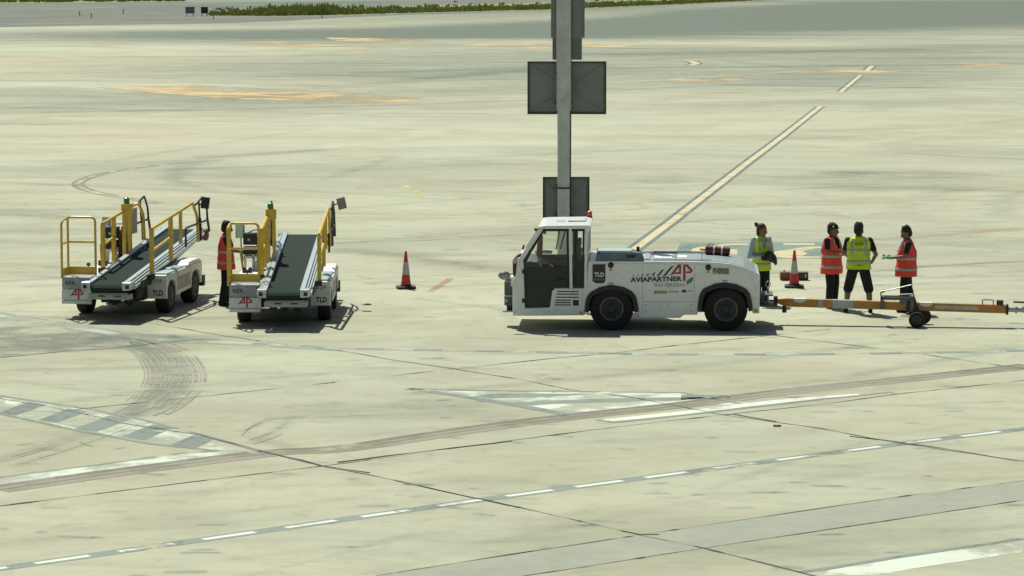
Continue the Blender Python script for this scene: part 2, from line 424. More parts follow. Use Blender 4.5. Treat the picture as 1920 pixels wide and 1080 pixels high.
def ground_mat():
    m = bpy.data.materials.new('apron_concrete'); m.use_nodes = True
    nt = m.node_tree; N = nt.nodes; L = nt.links; b = N['Principled BSDF']; b.inputs['Roughness'].default_value = .85
    b.inputs['Specular IOR Level'].default_value = .25
    tc = N.new('ShaderNodeTexCoord')
    def noise(scale, det=5, rough=.6, vec=None, dist=0):
        n = N.new('ShaderNodeTexNoise'); n.inputs['Scale'].default_value = scale; n.inputs['Detail'].default_value = det
        n.inputs['Roughness'].default_value = rough; n.inputs['Distortion'].default_value = dist
        L.new(vec or tc.outputs['Object'], n.inputs['Vector']); return n.outputs['Fac']
    def mr(x, a, c, lo=0., hi=1.):
        n = N.new('ShaderNodeMapRange'); n.inputs[1].default_value = a; n.inputs[2].default_value = c; n.inputs[3].default_value = lo; n.inputs[4].default_value = hi
        L.new(x, n.inputs[0]); return n.outputs[0]
    def mth(op, a, c):
        n = N.new('ShaderNodeMath'); n.operation = op
        for i, q in enumerate((a, c)):
            if isinstance(q, (int, float)): n.inputs[i].default_value = q
            else: L.new(q, n.inputs[i])
        return n.outputs[0]
    def mix(f, a, c):
        n = N.new('ShaderNodeMix'); n.data_type = 'RGBA'; n.clamp_factor = True
        if isinstance(f, (int, float)): n.inputs[0].default_value = f
        else: L.new(f, n.inputs[0])
        for i, q in ((6, a), (7, c)):
            if isinstance(q, tuple): n.inputs[i].default_value = (*q, 1)
            else: L.new(q, n.inputs[i])
        return n.outputs[2]
    # slab coordinates: per-slab tone
    mp = N.new('ShaderNodeMapping'); mp.vector_type = 'TEXTURE'; mp.inputs['Location'].default_value = (P0.x, P0.y, 0); mp.inputs['Rotation'].default_value = (0, 0, math.atan2(AD.y, AD.x))
    L.new(tc.outputs['Object'], mp.inputs['Vector'])
    dv = N.new('ShaderNodeVectorMath'); dv.operation = 'DIVIDE'; dv.inputs[1].default_value = (7.5, 6.6, 1); L.new(mp.outputs[0], dv.inputs[0])
    fl = N.new('ShaderNodeVectorMath'); fl.operation = 'FLOOR'; L.new(dv.outputs[0], fl.inputs[0])
    wn = N.new('ShaderNodeTexWhiteNoise'); wn.noise_dimensions = '2D'; L.new(fl.outputs[0], wn.inputs['Vector'])
    big = noise(.035, 4, .55); med = noise(.22, 6, .62, dist=.6); sml = noise(1.6, 8, .7, dist=.8); fine = noise(14, 6, .7)
    # directional brushing: noise stretched along x
    mp2 = N.new('ShaderNodeMapping'); mp2.inputs['Scale'].default_value = (.30, .9, 1); mp2.inputs['Rotation'].default_value = (0, 0, .12); L.new(tc.outputs['Object'], mp2.inputs['Vector'])
    brush = noise(1.0, 7, .70, mp2.outputs[0], 1.6)
    mp3 = N.new('ShaderNodeMapping'); mp3.inputs['Scale'].default_value = (.02, .12, 1); mp3.inputs['Rotation'].default_value = (0, 0, -.2); L.new(tc.outputs['Object'], mp3.inputs['Vector'])
    brush2 = noise(1.0, 6, .65, mp3.outputs[0], .6)
    c = mix(mr(big, .35, .65), (.425, .430, .300), (.370, .395, .290))
    c = mix(mr(med, .44, .60, 0, .60), c, (.285, .282, .190))
    c = mix(mr(brush, .50, .68, 0, .36), c, (.235, .245, .178))
    c = mix(mr(brush, .44, .25, 0, .25), c, (.485, .505, .370))
    c = mix(mr(brush2, .50, .66, 0, .60), c, (.225, .255, .190))
    c = mix(mr(brush2, .45, .28, 0, .45), c, (.475, .515, .385))
    c = mix(mr(wn.outputs['Value'], 0, 1, 0, .30), c, (.400, .370, .275))
    c = mix(mr(sml, .52, .70, 0, .45), c, (.235, .235, .165))
    c = mix(mr(fine, .55, .80, 0, .30), c, (.22, .22, .16))
    at = N.new('ShaderNodeAttribute'); at.attribute_name = 'stain'
    at2 = N.new('ShaderNodeAttribute'); at2.attribute_name = 'rust'
    brk = mr(mth('ADD', mth('MULTIPLY', sml, .6), mth('MULTIPLY', brush, .6)), .40, .80, .45, 1.45)
    st = mth('MULTIPLY', at.outputs['Fac'], brk)
    c = mix(mth('MULTIPLY', mth('MAXIMUM', st, 0.0), 1.15), c, (.120, .150, .118))
    c = mix(mth('MULTIPLY', mth('MAXIMUM', mth('MULTIPLY', st, -1.0), 0.0), .9), c, (.52, .545, .42))
    c = mix(mth('MULTIPLY', at2.outputs['Fac'], .8), c, (.50, .42, .26))
    L.new(c, b.inputs['Base Color'])
    bp = N.new('ShaderNodeBump'); bp.inputs['Strength'].default_value = .25; bp.inputs['Distance'].default_value = .01
    L.new(fine, bp.inputs['Height']); L.new(bp.outputs[0], b.inputs['Normal'])
    return m
me.materials.append(ground_mat())

# distant taxiway asphalt, verge and patches
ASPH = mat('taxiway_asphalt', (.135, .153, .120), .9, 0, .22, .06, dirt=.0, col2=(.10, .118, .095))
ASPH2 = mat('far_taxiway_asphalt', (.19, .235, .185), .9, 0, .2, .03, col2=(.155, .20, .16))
far = px((-260, 55), (0, 50), (213, 45.5), (400, 43), (533, 38.5), (640, 32), (760, 27), (880, 24), (1040, 18), (1240, 10), (1430, 1)) + [Vector((150, 700, 0)), Vector((-400, 900, 0)), Vector((-400, 320, 0))]
sheet('taxiway', [far], ASPH, .004)
GRD = mat('verge_soil', (.24, .26, .11), .95, 0, .3, .8, col2=(.17, .20, .07))
verge = px((393, 29), (520, 29.5), (640, 27.5), (800, 23), (1040, 17), (1240, 9), (1430, 0.0)) + px((1460, -4), (1200, -2), (1040, 3), (860, 8), (700, 12), (560, 14), (470, 17), (420, 22))
sheet('verge', [verge], GRD, .012)
verge2 = px((-200, 5.5), (0, 4.5), (200, 3.5), (345, 2)) + [Vector((-60, 620, 0)), Vector((-300, 640, 0))]
sheet('far_verge', [verge2], GRD, .008)
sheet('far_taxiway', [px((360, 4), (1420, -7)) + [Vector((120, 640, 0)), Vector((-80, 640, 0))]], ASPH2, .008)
LW = paint('far_line_pale', (.42, .45, .34), .35, .3)
sheet('taxiway_edge_line', strip(px((0, 15.5), (120, 14.5), (220, 13)), .8) + strip(px((345, 3.2), (600, 2)), .9) + strip(px((0, 31), (30, 31)), .8)
      + strip(px((30, 44), (300, 41), (410, 38)), .5), LW, .016)
# grass
GRASS = mat('verge_grass', (.36, .37, .10), .9, 0, .3, .25, col2=(.17, .20, .05))
gb = MB(); rg = random.Random(3)
def tuft(x, y, h, n):
    for _ in range(n):
        a = rg.uniform(0, 6.28); r_ = rg.uniform(0, .45); bx, by = x + r_ * math.cos(a), y + r_ * math.sin(a)
        hh = h * rg.uniform(.5, 1.1); wd = rg.uniform(.06, .16); da = rg.uniform(0, 6.28); lean = rg.uniform(-.35, .35) * hh
        c_, s_ = math.cos(da) * wd, math.sin(da) * wd
        gb.add([(bx - c_, by - s_, .012), (bx + c_, by + s_, .012), (bx + lean, by + lean * .6, hh), (bx + lean - c_ * .6, by + lean * .6 - s_ * .6, hh * .8)], [(0, 1, 2, 3)])
prof = [(393, .15), (420, .35), (445, .45), (470, .5), (520, .85), (560, .95), (610, 1.1), (650, .60), (760, .42), (900, .36), (1040, .34), (1430, .25)]
def gh(p):
    for (a, ha), (b_, hb) in zip(prof, prof[1:]):
        if a <= p <= b_: return ha + (hb - ha) * (p - a) / (b_ - a)
    return .3
base = [(393, 28.5), (520, 29), (640, 27), (800, 22.5), (1040, 16.5), (1240, 8.5), (1430, -.5)]
def by_(p):
    for (a, ha), (b_, hb) in zip(base, base[1:]):
        if a <= p <= b_: return ha + (hb - ha) * (p - a) / (b_ - a)
    return 20
for i in range(2600):
    p = rg.uniform(395, 1430); g = gp(p, by_(p) - abs(rg.gauss(0, 4.5)))
    tuft(g.x, g.y, gh(p) * rg.uniform(.35, 1.15), 9)
for i in range(500):
    p = rg.uniform(-60, 345); g = gp(p, 4.2 - p * .006 - rg.uniform(0, 8)); tuft(g.x, g.y, .5, 8)
tag(gb.build('grass', GRASS, fix=False), 'strip of green and yellowish grass between the apron and the far taxiway', 'grass', kind='stuff')

# slab joints
JM = paint('joint_filler', (.075, .075, .055), .30, 1.2)
qs = []
JT = [[(-20, 749), (0, 752), (83, 767), (163, 783), (217, 797), (317, 813), (367, 820), (480, 850), (600, 880), (690, 897), (905, 945), (985, 962), (1200, 1012), (1325, 1038), (1490, 1080), (1570, 1100)],
      [(200, 594), (283, 608), (423, 632), (520, 646), (640, 660), (740, 678), (850, 694), (985, 716), (1065, 733), (1190, 749), (1360, 782), (1540, 807), (1680, 834), (1760, 846), (1920, 869), (1980, 878)],
      [(1300, 612), (1453, 630), (1565, 644), (1715, 663), (1830, 680), (1900, 690), (1980, 700)],
      [(-30, 959), (300, 917), (600, 880), (750, 860), (950, 832), (1173, 803), (1360, 782), (1560, 760), (1680, 743), (1940, 715)],
      [(120, 774), (167, 768), (313, 753), (640, 718), (850, 694), (1057, 672), (1150, 664), (1280, 648), (1453, 630), (1560, 618)],
      [(-30, 675), (130, 659), (207, 655), (290, 645), (360, 638)],
      [(700, 1091), (960, 1050), (1240, 1007), (1480, 971), (1710, 937), (1940, 907)], [(980, 1092), (1060, 1080), (1330, 1037), (1660, 987), (1940, 944)]]
for j, l_ in enumerate(JT): qs += strip(px(*l_), (.034, .030, .030, .030, .030, .03, .022, .022)[j], .55, .35)
sheet('slab_joints', qs, JM, .020); qs = []
for k in range(-16, -3):
    o = P0 + BD * 6.6 * k; qs += [q for q in strip([o - AD * 75, o + AD * 75], .05, .5, .9) if q[0].y > 64]
for k in range(-14, 12):
    o = P0 + AD * 7.5 * k; qs += [q for q in strip([o - BD * 90, o + BD * 30], .05, .5, .9) if q[0].y > 64]
qs = [q for q in qs if q[0].y < 95 and abs(q[0].x) < q[0].y * .25 + 4]
sheet('far_slab_joints', qs, paint('faint_joint', (.20, .205, .15), .70, .5), .020)
rj = random.Random(9); qs = []
for l_ in JT:
    sp_ = [q for q in px(*l_)]
    for a, b_ in zip(sp_, sp_[1:]):
        for _ in range(max(1, int((b_ - a).length * .9))):
            t = rj.random(); p = a + (b_ - a) * t; u_ = (b_ - a).normalized(); ln = rj.uniform(.05, .35)
            qs += strip([p - u_ * ln, p + u_ * ln * .2, p + u_ * ln], [.008, rj.uniform(.03, .065), .008], .2)
sheet('joint_spalls', qs, mat('spalled_joint', (.07, .068, .048), .95), .023)

JD = mat('open_joint', (.03, .03, .022), .95)
crk = strip(px((630, 873), (720, 861), (810, 850), (960, 832)), .045, .6, .3) + strip(px((780, 917), (830, 929), (915, 947), (985, 962)), .035, .6, .3) + strip(px((480, 850), (505, 857), (560, 868), (600, 880), (690, 893)), .03, .6, .3)
crk += strip(px((1600, 823), (1680, 832), (1790, 848), (1920, 871)), .03, .6, .3) + strip(px((1360, 782), (1380, 781), (1460, 795)), .03, .6, .3) + strip(px((1170, 1005), (1205, 1012), (1240, 1012)), .03, .5, .3)
sheet('open_joints', crk, JD, .024)
# repair strip
PATCH = mat('repair_concrete', (.285, .305, .235), .85, 0, .14, 1.2, col2=(.245, .268, .208), dirt=.12)
sheet('repair_strip', [px((700, 1092), (960, 1050), (1240, 1007), (1480, 971), (1710, 937), (1940, 907), (1940, 944), (1660, 987), (1330, 1037), (1060, 1080), (980, 1092))], PATCH, .004)
sheet('repair_patch', [px((-40, 612), (0, 613), (230, 622), (240, 650), (0, 672), (-40, 675))], paint('grey_patch', (.25, .26, .20), .55, 1.0), .004)
# the old tan cable cut that crosses the whole apron
TANL = paint('tan_sealant', (.265, .252, .178), .22, 1.0); GREYS = paint('grey_sealant', (.21, .22, .165), .4, 1.0)
cut = [(-20, 925), (240, 888), (500, 855), (640, 846), (860, 813), (1040, 789), (1280, 763), (1480, 737), (1680, 716), (1940, 688)]
cw = smoothpath(px(*cut), 6)
sheet('sealed_trench', strip(cw, .58, .04), TANL, .012)
sheet('trench_edge', strip([p + Vector((-.1, .16)) for p in cw], .15, .1), GREYS, .016)
sheet('trench_seam', strip([p + Vector((.04, -.02)) for p in cw], .07, .2), GREYS, .0165)
TM = paint('tyre_rubber_mark', (.285, .28, .215), .42, 1.3)
tq = []; tc_ = smoothpath(px(*tyre), 8); rt = random.Random(5)
for k, (o_, wd_) in enumerate(((-.50, .03), (-.44, .05), (-.36, .09), (-.25, .10), (-.15, .05), (-.08, .06), (.02, .11), (.13, .07), (.20, .03), (.26, .06), (.35, .09), (.43, .03), (.50, .07))):
    i0 = rt.randint(0, 16); i1 = len(tc_) - rt.randint(0, 14)
    pl_ = []
    for i in range(i0, i1):
        t_ = (tc_[min(i + 1, len(tc_) - 1)] - tc_[max(i - 1, 0)]).normalized(); pl_.append(tc_[i] + Vector((-t_.y, t_.x)) * o_)
    tq += strip(pl_, wd_ * .85, .06)
sheet('tyre_marks', tq, TM, .0185)
tq = []
for pts_ in ([(455, 812), (500, 792), (555, 786)], [(462, 830), (505, 815), (540, 792)], [(448, 822), (468, 803), (510, 783)], [(470, 838), (520, 820), (548, 800)], [(0, 870), (120, 836), (240, 800)], [(10, 862), (100, 838), (190, 812)], [(30, 876), (150, 838), (262, 796)], [(60, 862), (75, 866), (85, 868)], [(140, 833), (150, 838), (166, 842)]):
    tq += strip(smoothpath(px(*pts_), 6), rt.uniform(.02, .045), .25)
sheet('scuff_marks', tq, TM, .0187)
# painted markings
PG = paint('grey_green_paint', (.20, .25, .215), .22, 2.5); PW = paint('white_marking', (.60, .66, .54), .42, 2.0); PWS = paint('white_dash', (.66, .70, .60), .2, 2.5)
PGL = paint('faint_grey_paint', (.26, .31, .27), .45, 2.5)
def along(pl, x):
    for (a, ya), (b_, yb) in zip(pl, pl[1:]):
        if a <= x <= b_: return ya + (yb - ya) * (x - a) / (b_ - a)
    return pl[-1][1]
d1 = [(-30, 1079), (0, 1075), (470, 1007), (940, 939), (1280, 893), (1697, 837), (1940, 807)]
sheet('edge_line_border', strip(px(*d1), .27), PG, .008)
ds = []
for a, b_ in [(-28, 0), (52, 156), (212, 316), (372, 471), (530, 625), (674, 740), (745, 765), (820, 905), (950, 1037), (1081, 1170), (1213, 1293), (1342, 1422), (1463, 1541), (1590, 1658), (1708, 1772), (1812, 1885)]:
    ds += strip(px((a, along(d1, a) - 0), (b_, along(d1, b_) - 0)), .115)
sheet('edge_line_dashes', ds, PWS, .012)
d2 = [(-20, 591), (0, 594), (80, 606), (167, 620), (290, 637), (467, 645), (640, 655), (973, 661), (1140, 664.5), (1280, 666.5), (1513, 666.5), (1747, 663), (1940, 659)]
PC = paint('pale_cyan_paint', (.38, .44, .36), .38, 2.0)
sheet('curved_line', strip(smoothpath(px(*d2), 4), .30), PC, .008)
sheet('curved_line_edge', strip([p + Vector((0, -.33)) for p in smoothpath(px(*d2[:7]), 4)], .12), PGL, .008)
sheet('curved_line_upper', strip([p + Vector((0, .40)) for p in smoothpath(px(*d2[:5]), 4)], .12), PGL, .008)
ds = []
for a, b_ in [(470, 500), (560, 608), (665, 717), (773, 827), (890, 943), (1007, 1063), (1123, 1187), (1253, 1312), (1380, 1440), (1510, 1570), (1637, 1697), (1763, 1825), (1893, 1940)]:
    ds += strip(px((a, along(d2, a)), (b_, along(d2, b_))), .24)
sheet('curved_line_dashes', ds, PG, .012)
def c4(*pts): return px(*[(x / 3, 580 + y_ / 3) for x, y_ in pts])
def c5(*pts): return px(*[(640 + x / 3, 620 + y_ / 3) for x, y_ in pts])
def c6(*pts): return px(*[(1280 + x / 3, 600 + y_ / 3) for x, y_ in pts])
hatch = c4((-60, 495), (0, 505), (500, 580), (750, 632), (1180, 742), (1500, 838), (1400, 828), (1200, 806), (820, 764), (400, 684), (0, 600), (-60, 588))
sheet('hatched_marking', [hatch], paint('worn_white', (.52, .58, .46), .52, 1.6), .008)
sheet('hatched_marking_grey', [c4((130, 530), (240, 548), (60, 608), (-40, 596)), c4((360, 570), (470, 585), (280, 655), (180, 638)), c4((590, 612), (710, 632), (520, 703), (400, 683)), c4((840, 660), (950, 684), (790, 750), (660, 730)), c4((1080, 717), (1180, 745), (1080, 795), (940, 778)), c4((-40, 500), (-20, 505), (-60, 520))], paint('hatch_grey', (.165, .21, .18), .15, 2.5), .012)
sheet('hatched_marking_white', [c4((250, 548), (380, 568), (330, 582), (210, 562)), c4((490, 590), (600, 608), (540, 628), (440, 606)), c4((730, 640), (840, 660), (770, 672), (680, 652)), c4((950, 690), (1090, 716), (1030, 740), (930, 706)), c4((0, 520), (100, 530), (60, 548), (0, 540)), c4((60, 612), (170, 640), (260, 660), (390, 690), (400, 682), (230, 640)), c4((1100, 800), (1180, 760), (1400, 830), (1230, 812))], PW, .013)
sheet('hatch_border', strip(c4((-60, 488), (0, 500), (500, 575), (750, 627), (1180, 737), (1540, 842)), .10) + strip(c4((-60, 596), (0, 606), (400, 692), (820, 771), (1200, 812)), .10), PG, .016)
sheet('white_line_left', [c4((-60, 972), (0, 964), (600, 884), (1000, 828), (1330, 812), (1420, 832), (1000, 862), (600, 930), (0, 1010), (-60, 1020)), ], PW, .008)
sheet('white_line_left_border', strip(c4((-60, 968), (0, 960), (600, 882), (1000, 826), (1200, 812)), .09), PG, .014)
sheet('triangle_marking', [c5((540, 348), (1300, 350), (1920, 358), (2350, 425), (2200, 432), (1920, 432), (1800, 455), (1330, 488), (1180, 470), (900, 420))], PW, .008)
sheet('triangle_grey', [c5((740, 378), (880, 362), (1440, 366), (1150, 384), (830, 392)), c5((960, 418), (1150, 404), (1700, 386), (2180, 384), (2210, 388), (1900, 402), (1300, 418), (1080, 430)), c6((0, 430), (260, 432), (290, 438), (0, 460)),
                        c5((1150, 345), (1250, 345), (1200, 349))], PG, .012)
sheet('triangle_border', strip(c5((375, 335), (640, 372), (1000, 432), (1310, 490)), .22) + strip(c5((375, 335), (800, 346), (1300, 352), (1920, 358), (2250, 420)), .12), PG, .016)
sheet('white_line_right', [c5((1460, 514), (1920, 466)) + c6((600, 452), (1000, 425), (1020, 432), (800, 452), (400, 497), (0, 545)) + c5((1540, 524),)], PWS, .017)
sheet('white_line_right_border', strip(c5((1450, 512), (1540, 530), (1920, 488)) + c6((400, 502), (800, 456), (1200, 414)), .12), PG, .0135)
sheet('corner_marking', [px((1565, 1080), (1700, 1057), (1930, 1023), (1930, 1046), (1720, 1078), (1660, 1090), (1550, 1090))], PW, .008)
sheet('corner_marking_border', strip(px((1510, 1084), (1560, 1077), (1700, 1054), (1930, 1020)), .12), PG, .012)
# taxi guide line, cream with dark edges
PCR = paint('cream_paint', (.58, .52, .30), .05, 2.5); PDK = paint('dark_blue_grey_paint', (.12, .155, .14), .15, 2.5)
g1 = px((1170, 480), (1190, 467), (1262, 413), (1278, 400), (1400, 305), (1470, 252), (1538, 198))
sheet('guide_line_border', strip(g1, .46) + strip(px((1576, 170), (1612, 140)), .50) + strip(px((1625, 130), (1634, 122)), .6), PDK, .008)
sheet('guide_line', strip(g1, .22) + strip(px((1575, 171), (1613, 139)), .22) + strip(px((1624, 131), (1634, 122)), .3), PCR, .012)
g2 = smoothpath(px((1296, 120), (1304, 117.5), (1296, 113.5), (1285, 112)), 5)
sheet('arc_line_border', strip(g2, .9), PDK, .008); sheet('arc_line', strip(g2, .5), PCR, .012)
g3 = smoothpath(px((420, 298), (360, 302), (290, 309), (222, 318), (172, 329), (146, 341), (152, 351), (185, 361), (240, 371), (300, 380)), 6)
sheet('curve_line_border', strip(g3, [.20 if i < 12 else .42 for i in range(len(g3))]), paint('worn_dark_paint', (.19, .22, .185), .4, 2), .008); sheet('curve_line', strip(g3[10:], .18), paint('worn_cream', (.52, .46, .28), .45, 2), .012)
# faded orange number fields
POR = paint('faded_orange', (.52, .39, .19), .40, .6); POR2 = paint('faded_orange_light', (.52, .42, .20), .72, .4)
sheet('orange_field', [px((205, 161), (350, 158), (440, 162), (640, 172), (810, 184), (720, 192), (600, 193.5), (400, 181), (280, 172))], POR, .008)
sheet('orange_field_edge', strip(px((185, 162), (280, 172), (400, 181), (600, 193.5)), .18, .3, 2) + strip(px((360, 158), (440, 162), (640, 172), (815, 185)), .2, .3, 2), PG, .012)
sheet('orange_field_far', [px((420, 79), (520, 77), (640, 84), (700, 90), (600, 88)), px((610, 69), (720, 70.5), (815, 75), (760, 79), (640, 77)), px((855, 81), (980, 78.5), (1120, 81), (1190, 85.5), (1000, 90)), px((1240, 148), (1380, 141), (1450, 144), (1330, 152)), px((1490, 134), (1600, 128.5), (1700, 131), (1580, 138)), px((1710, 120), (1800, 116), (1900, 119.5), (1800, 124))], POR, .008)
sheet('orange_smudge', [px((1375, 385), (1430, 380), (1490, 383), (1470, 393), (1380, 394)), px((1095, 388), (1200, 379), (1235, 388), (1150, 396)), px((1510, 405), (1560, 399), (1600, 405), (1540, 412)), px((1730, 437), (1920, 424), (1920, 430), (1760, 442))], POR2, .008)
sheet('red_dash', strip(px((806, 547), (848, 520)), .16), paint('faded_red', (.42, .20, .15), .45, 4), .008)
sheet('yellow_dash', strip(px((755, 345), (775, 354), (790, 366)), .14), paint('faded_yellow', (.58, .54, .16), .35, 4), .008)
# stand number field behind the tug
sheet('number_field', [px((1276, 453), (1555, 453), (1930, 452), (1930, 474), (1600, 484), (1262, 485))][:0] + [px((1278, 454), (1560, 454), (1556, 484.5), (1262, 484.5))], paint('blue_grey_field', (.155, .235, .20), .12, 1.5), .008)
nf = []
nf += strip(smoothpath(px((1316, 474), (1314, 467), (1340, 460.5), (1372, 457.5), (1405, 457.5)), 5), .38)
nf += [px((1371, 467), (1385, 467), (1383, 482), (1367, 482))]
nf += strip(px((1471, 457), (1530, 457)), .45) + strip(smoothpath(px((1575, 463), (1530, 463.5), (1490, 469), (1466, 474), (1472, 480), (1500, 482), (1550, 481)), 5), .45)
sheet('stand_number_bowl', [px((1463, 474), (1475, 469), (1508, 470.5), (1516, 475), (1505, 480), (1475, 480))], paint('cream_number', (.56, .50, .28), .12, 3), .0105)
sheet('stand_number', nf, paint('cream_number', (.56, .50, .28), .12, 3), .014)
sheet('right_far_lines', strip(px((1560, 399), (1925, 401)), .35) + strip(px((1700, 437), (1930, 424)), .3), paint('pale_streak', (.50, .52, .38), .5, .8), .0045)

# ------------------------------------------------------------------ aircraft tug
TD0, TYAW = 58.2, R(-3.0)
def tp(x, y):
    """photo measure -> (length, height) on the near flank of the tug"""
    t = (x - CX) / 101.5
    for _ in range(4):
        d = TD0 - math.sin(-TYAW) * t; t = (x - CX) / F * d / math.cos(TYAW)
    return (t, H - (y - YH) * d / F)
def TP(*pts): return [tp(a, b) for a, b in pts]
tug = empty('aircraft_tug', (0, TD0, 0), TYAW)
tag(tug, 'white low aircraft tug with glazed cab, black wheel arches and AVIAPARTNER lettering on its side', 'aircraft tug')
W = 1.92
arch1 = [(1098, 586), (1099, 570), (1102, 557), (1109, 548), (1125, 539.5), (1146, 534.5), (1171, 539), (1186, 547), (1193, 556), (1197, 572), (1198, 586)]
arch2 = [(1311, 583), (1312, 566), (1315, 552), (1321, 542), (1343, 532.5), (1361.5, 530), (1384, 534), (1401, 542), (1408, 551), (1412, 568), (1413.5, 583)]
hull = [(961, 593), (1097, 592)] + arch1 + [(1198, 592), (1203, 597), (1278, 597), (1284, 591), (1310, 591)] + arch2 + [(1414, 588.5), (1427, 588.5), (1427.5, 516), (1422, 512), (1413, 507.5), (1398, 500.5), (1374, 494.5), (1347, 491.5), (1310, 490), (1240, 489.5), (1180, 489), (1104, 489), (1098, 540), (1040, 540), (1031, 577), (985, 578), (982, 486), (976, 481), (970, 484), (967, 515), (961, 527)]
hb = MB(); hb.prism(TP(*hull), 'y', 0, W)
body = hb.build('body', WHITE, tug, bevel=.018)
# crease lines / panel gaps of the rear hood
cb = MB()
for a, b_ in (((1110, 494), (1310, 495)), ((1310, 495), (1347, 497)), ((1347, 497), (1385, 503)), ((1385, 503), (1411, 512))):
    p, q = tp(*a), tp(*b_); cb.tube([(p[0], -.001, p[1]), (q[0], -.001, q[1])], .007, 6)
cb.tube([(tp(1283, 0)[0], -.001, tp(1283, 592)[1]), (tp(1283, 0)[0], -.001, tp(0, 560)[1] if 0 else tp(1283, 575)[1])], .003, 5)
cb.build('hood_crease', WHITE_DIRTY, body)
# deck stickers / hatch panels on the hood
hz = tp(1250, 489.5)[1]
MB().box((tp(1228,0)[0], .55, hz + .006), (tp(1262,0)[0], 1.25, hz + .014)).build('hatch', WHITEL, body, bevel=.004)
MB().box((tp(1272,0)[0], .65, hz + .006), (tp(1290,0)[0], 1.10, hz + .013)).build('hatch', WHITEL, body, bevel=.004)
MB().box((tp(1210,0)[0], .2, hz + .001), (tp(1220,0)[0], 1.5, hz + .03)).build('hatch_hinge', STEEL, body, bevel=.004)
ht = TP((1209, 489.2), (1240, 489.2), (1310, 489.8), (1347, 491.2), (1374, 494.2), (1398, 500.2), (1413, 507.2), (1421, 511.5))
HOODC = mat('hood_grey_green', (.36, .43, .42), .35, .1, .12, 3, coat=.2, dirt=.2)
MB().prism([(p[0], p[1] + .004) for p in ht] + [(p[0], p[1] - .004) for p in reversed(ht)], 'y', .05, W - .05).build('hood_top', HOODC, body)
for yy in (.16, 1.55, 1.72): MB().box((tp(1225,0)[0], yy, hz + .006), (tp(1335,0)[0], yy + .035, hz + .022)).build('grab_rail', DARKM if yy > 1.6 else STEEL, body)
for xx in (1268, 1318): MB().box((tp(xx,0)[0], .06, hz + .003), (tp(xx,0)[0] + .012, W - .06, hz + .0085)).build('panel_gap', DARKM, body)
for xa, ya, yb in ((1102, 492, 534), (1206, 494, 590), (1304, 494, 560)):
    p_, q_ = tp(xa, ya), tp(xa, yb); MB().box((p_[0], -.0015, q_[1]), (p_[0] + .006, .003, p_[1])).build('panel_seam', GREYL, body)
p_, q_ = tp(1206, 566), tp(1304, 566); MB().box((p_[0], -.0015, p_[1]), (q_[0], .003, p_[1] + .006)).build('panel_seam', GREYL, body)
for xa, ya in ((1212, 572), (1298, 572), (1212, 584), (1298, 584), (1255, 572), (966, 586), (1090, 584), (1418, 560), (1418, 540)):
    p_ = tp(xa, ya); MB().cyl((p_[0], -.005, p_[1]), (p_[0], .002, p_[1]), .012, seg=8).build('bolt', GREYL, body)
# arch liners
def liner(arch, name):
    pts = TP(*arch); cx = sum(p[0] for p in pts) / len(pts)
    inner = [(cx + (p[0] - cx) * .86, .30 + (p[1] - .30) * .86) for p in pts]
    b = MB(); n = len(pts); outer = [(p[0], p[1]) for p in pts]
    vs = [(p[0], -.03, p[1]) for p in outer] + [(p[0], -.035, p[1]) for p in inner] + [(p[0], .45, p[1]) for p in outer] + [(p[0], .45, p[1]) for p in inner]
    fs = []
    for i in range(n - 1):
        fs += [(i, i + 1, n + i + 1, n + i), (n + i, n + i + 1, 3 * n + i + 1, 3 * n + i), (2 * n + i, 2 * n + i + 1, i + 1, i)]
    fs += [(0, n, 3 * n, 2 * n), (n - 1, 3 * n - 1, 4 * n - 1, 2 * n - 1)]
    b.add(vs, fs); b.prism(outer, 'y', .44, .47)
    return b.build(name, BLACKP, tug)
liner(arch1, 'wheel_arch'); liner(arch2, 'wheel_arch')
MB().box((.35, .5, .30), (4.35, W - .5, .55)).build('underframe', DARKM, tug)
def wheel(parent, cx, cy, r, wd, out, rimr=.5, name='wheel'):
    """wheel with axis along y; out=-1 the visible face is towards -y"""
    b = MB().lathe((cx, cy, r), (0, out, 0), [(-wd / 2, r * .62), (-wd / 2, r * .93), (-wd * .42, r * .985), (-wd * .2, r), (wd * .2, r), (wd * .42, r * .985), (wd / 2, r * .93), (wd / 2 + .004, r * .75), (wd / 2, r * rimr * 1.03), (wd * .3, r * rimr)], 36)
    t = b.build(name, RUBBER, parent, smooth=True)
    MB().lathe((cx, cy, r), (0, out, 0), [(wd * .28, r * rimr * 1.02), (wd / 2 + .006, r * rimr * 1.05), (wd / 2 + .010, r * rimr * .95), (wd * .36, r * rimr * .8), (wd * .30, r * rimr * .3), (wd * .5, r * rimr * .28), (wd * .52, .001)], 28).build('rim', RIM, t, smooth=True)
    n = MB().lathe((cx, cy, r), (0, out, 0), [(wd * .30, .002), (wd * .30, r * rimr * .80), (wd * .40, r * rimr * .78), (wd * .44, r * rimr * .50), (wd * .53, r * rimr * .30), (wd * .54, .002)], 24)
    for k in range(8):
        a = k * math.pi / 4; n.cyl((cx + math.cos(a) * r * rimr * .6, cy + out * wd * .30, r + math.sin(a) * r * rimr * .6), (cx + math.cos(a) * r * rimr * .6, cy + out * wd * .42, r + math.sin(a) * r * rimr * .6), r * .03, seg=8)
    n.build('hub', DARKM, t)
    return t
f1, f2 = tp(1148, 580)[0], tp(1363.5, 580)[0]
for fx in (f1, f2):
    wheel(tug, fx, .13, .405, .26, -1, .52); wheel(tug, fx, W - .13, .405, .26, 1, .52)
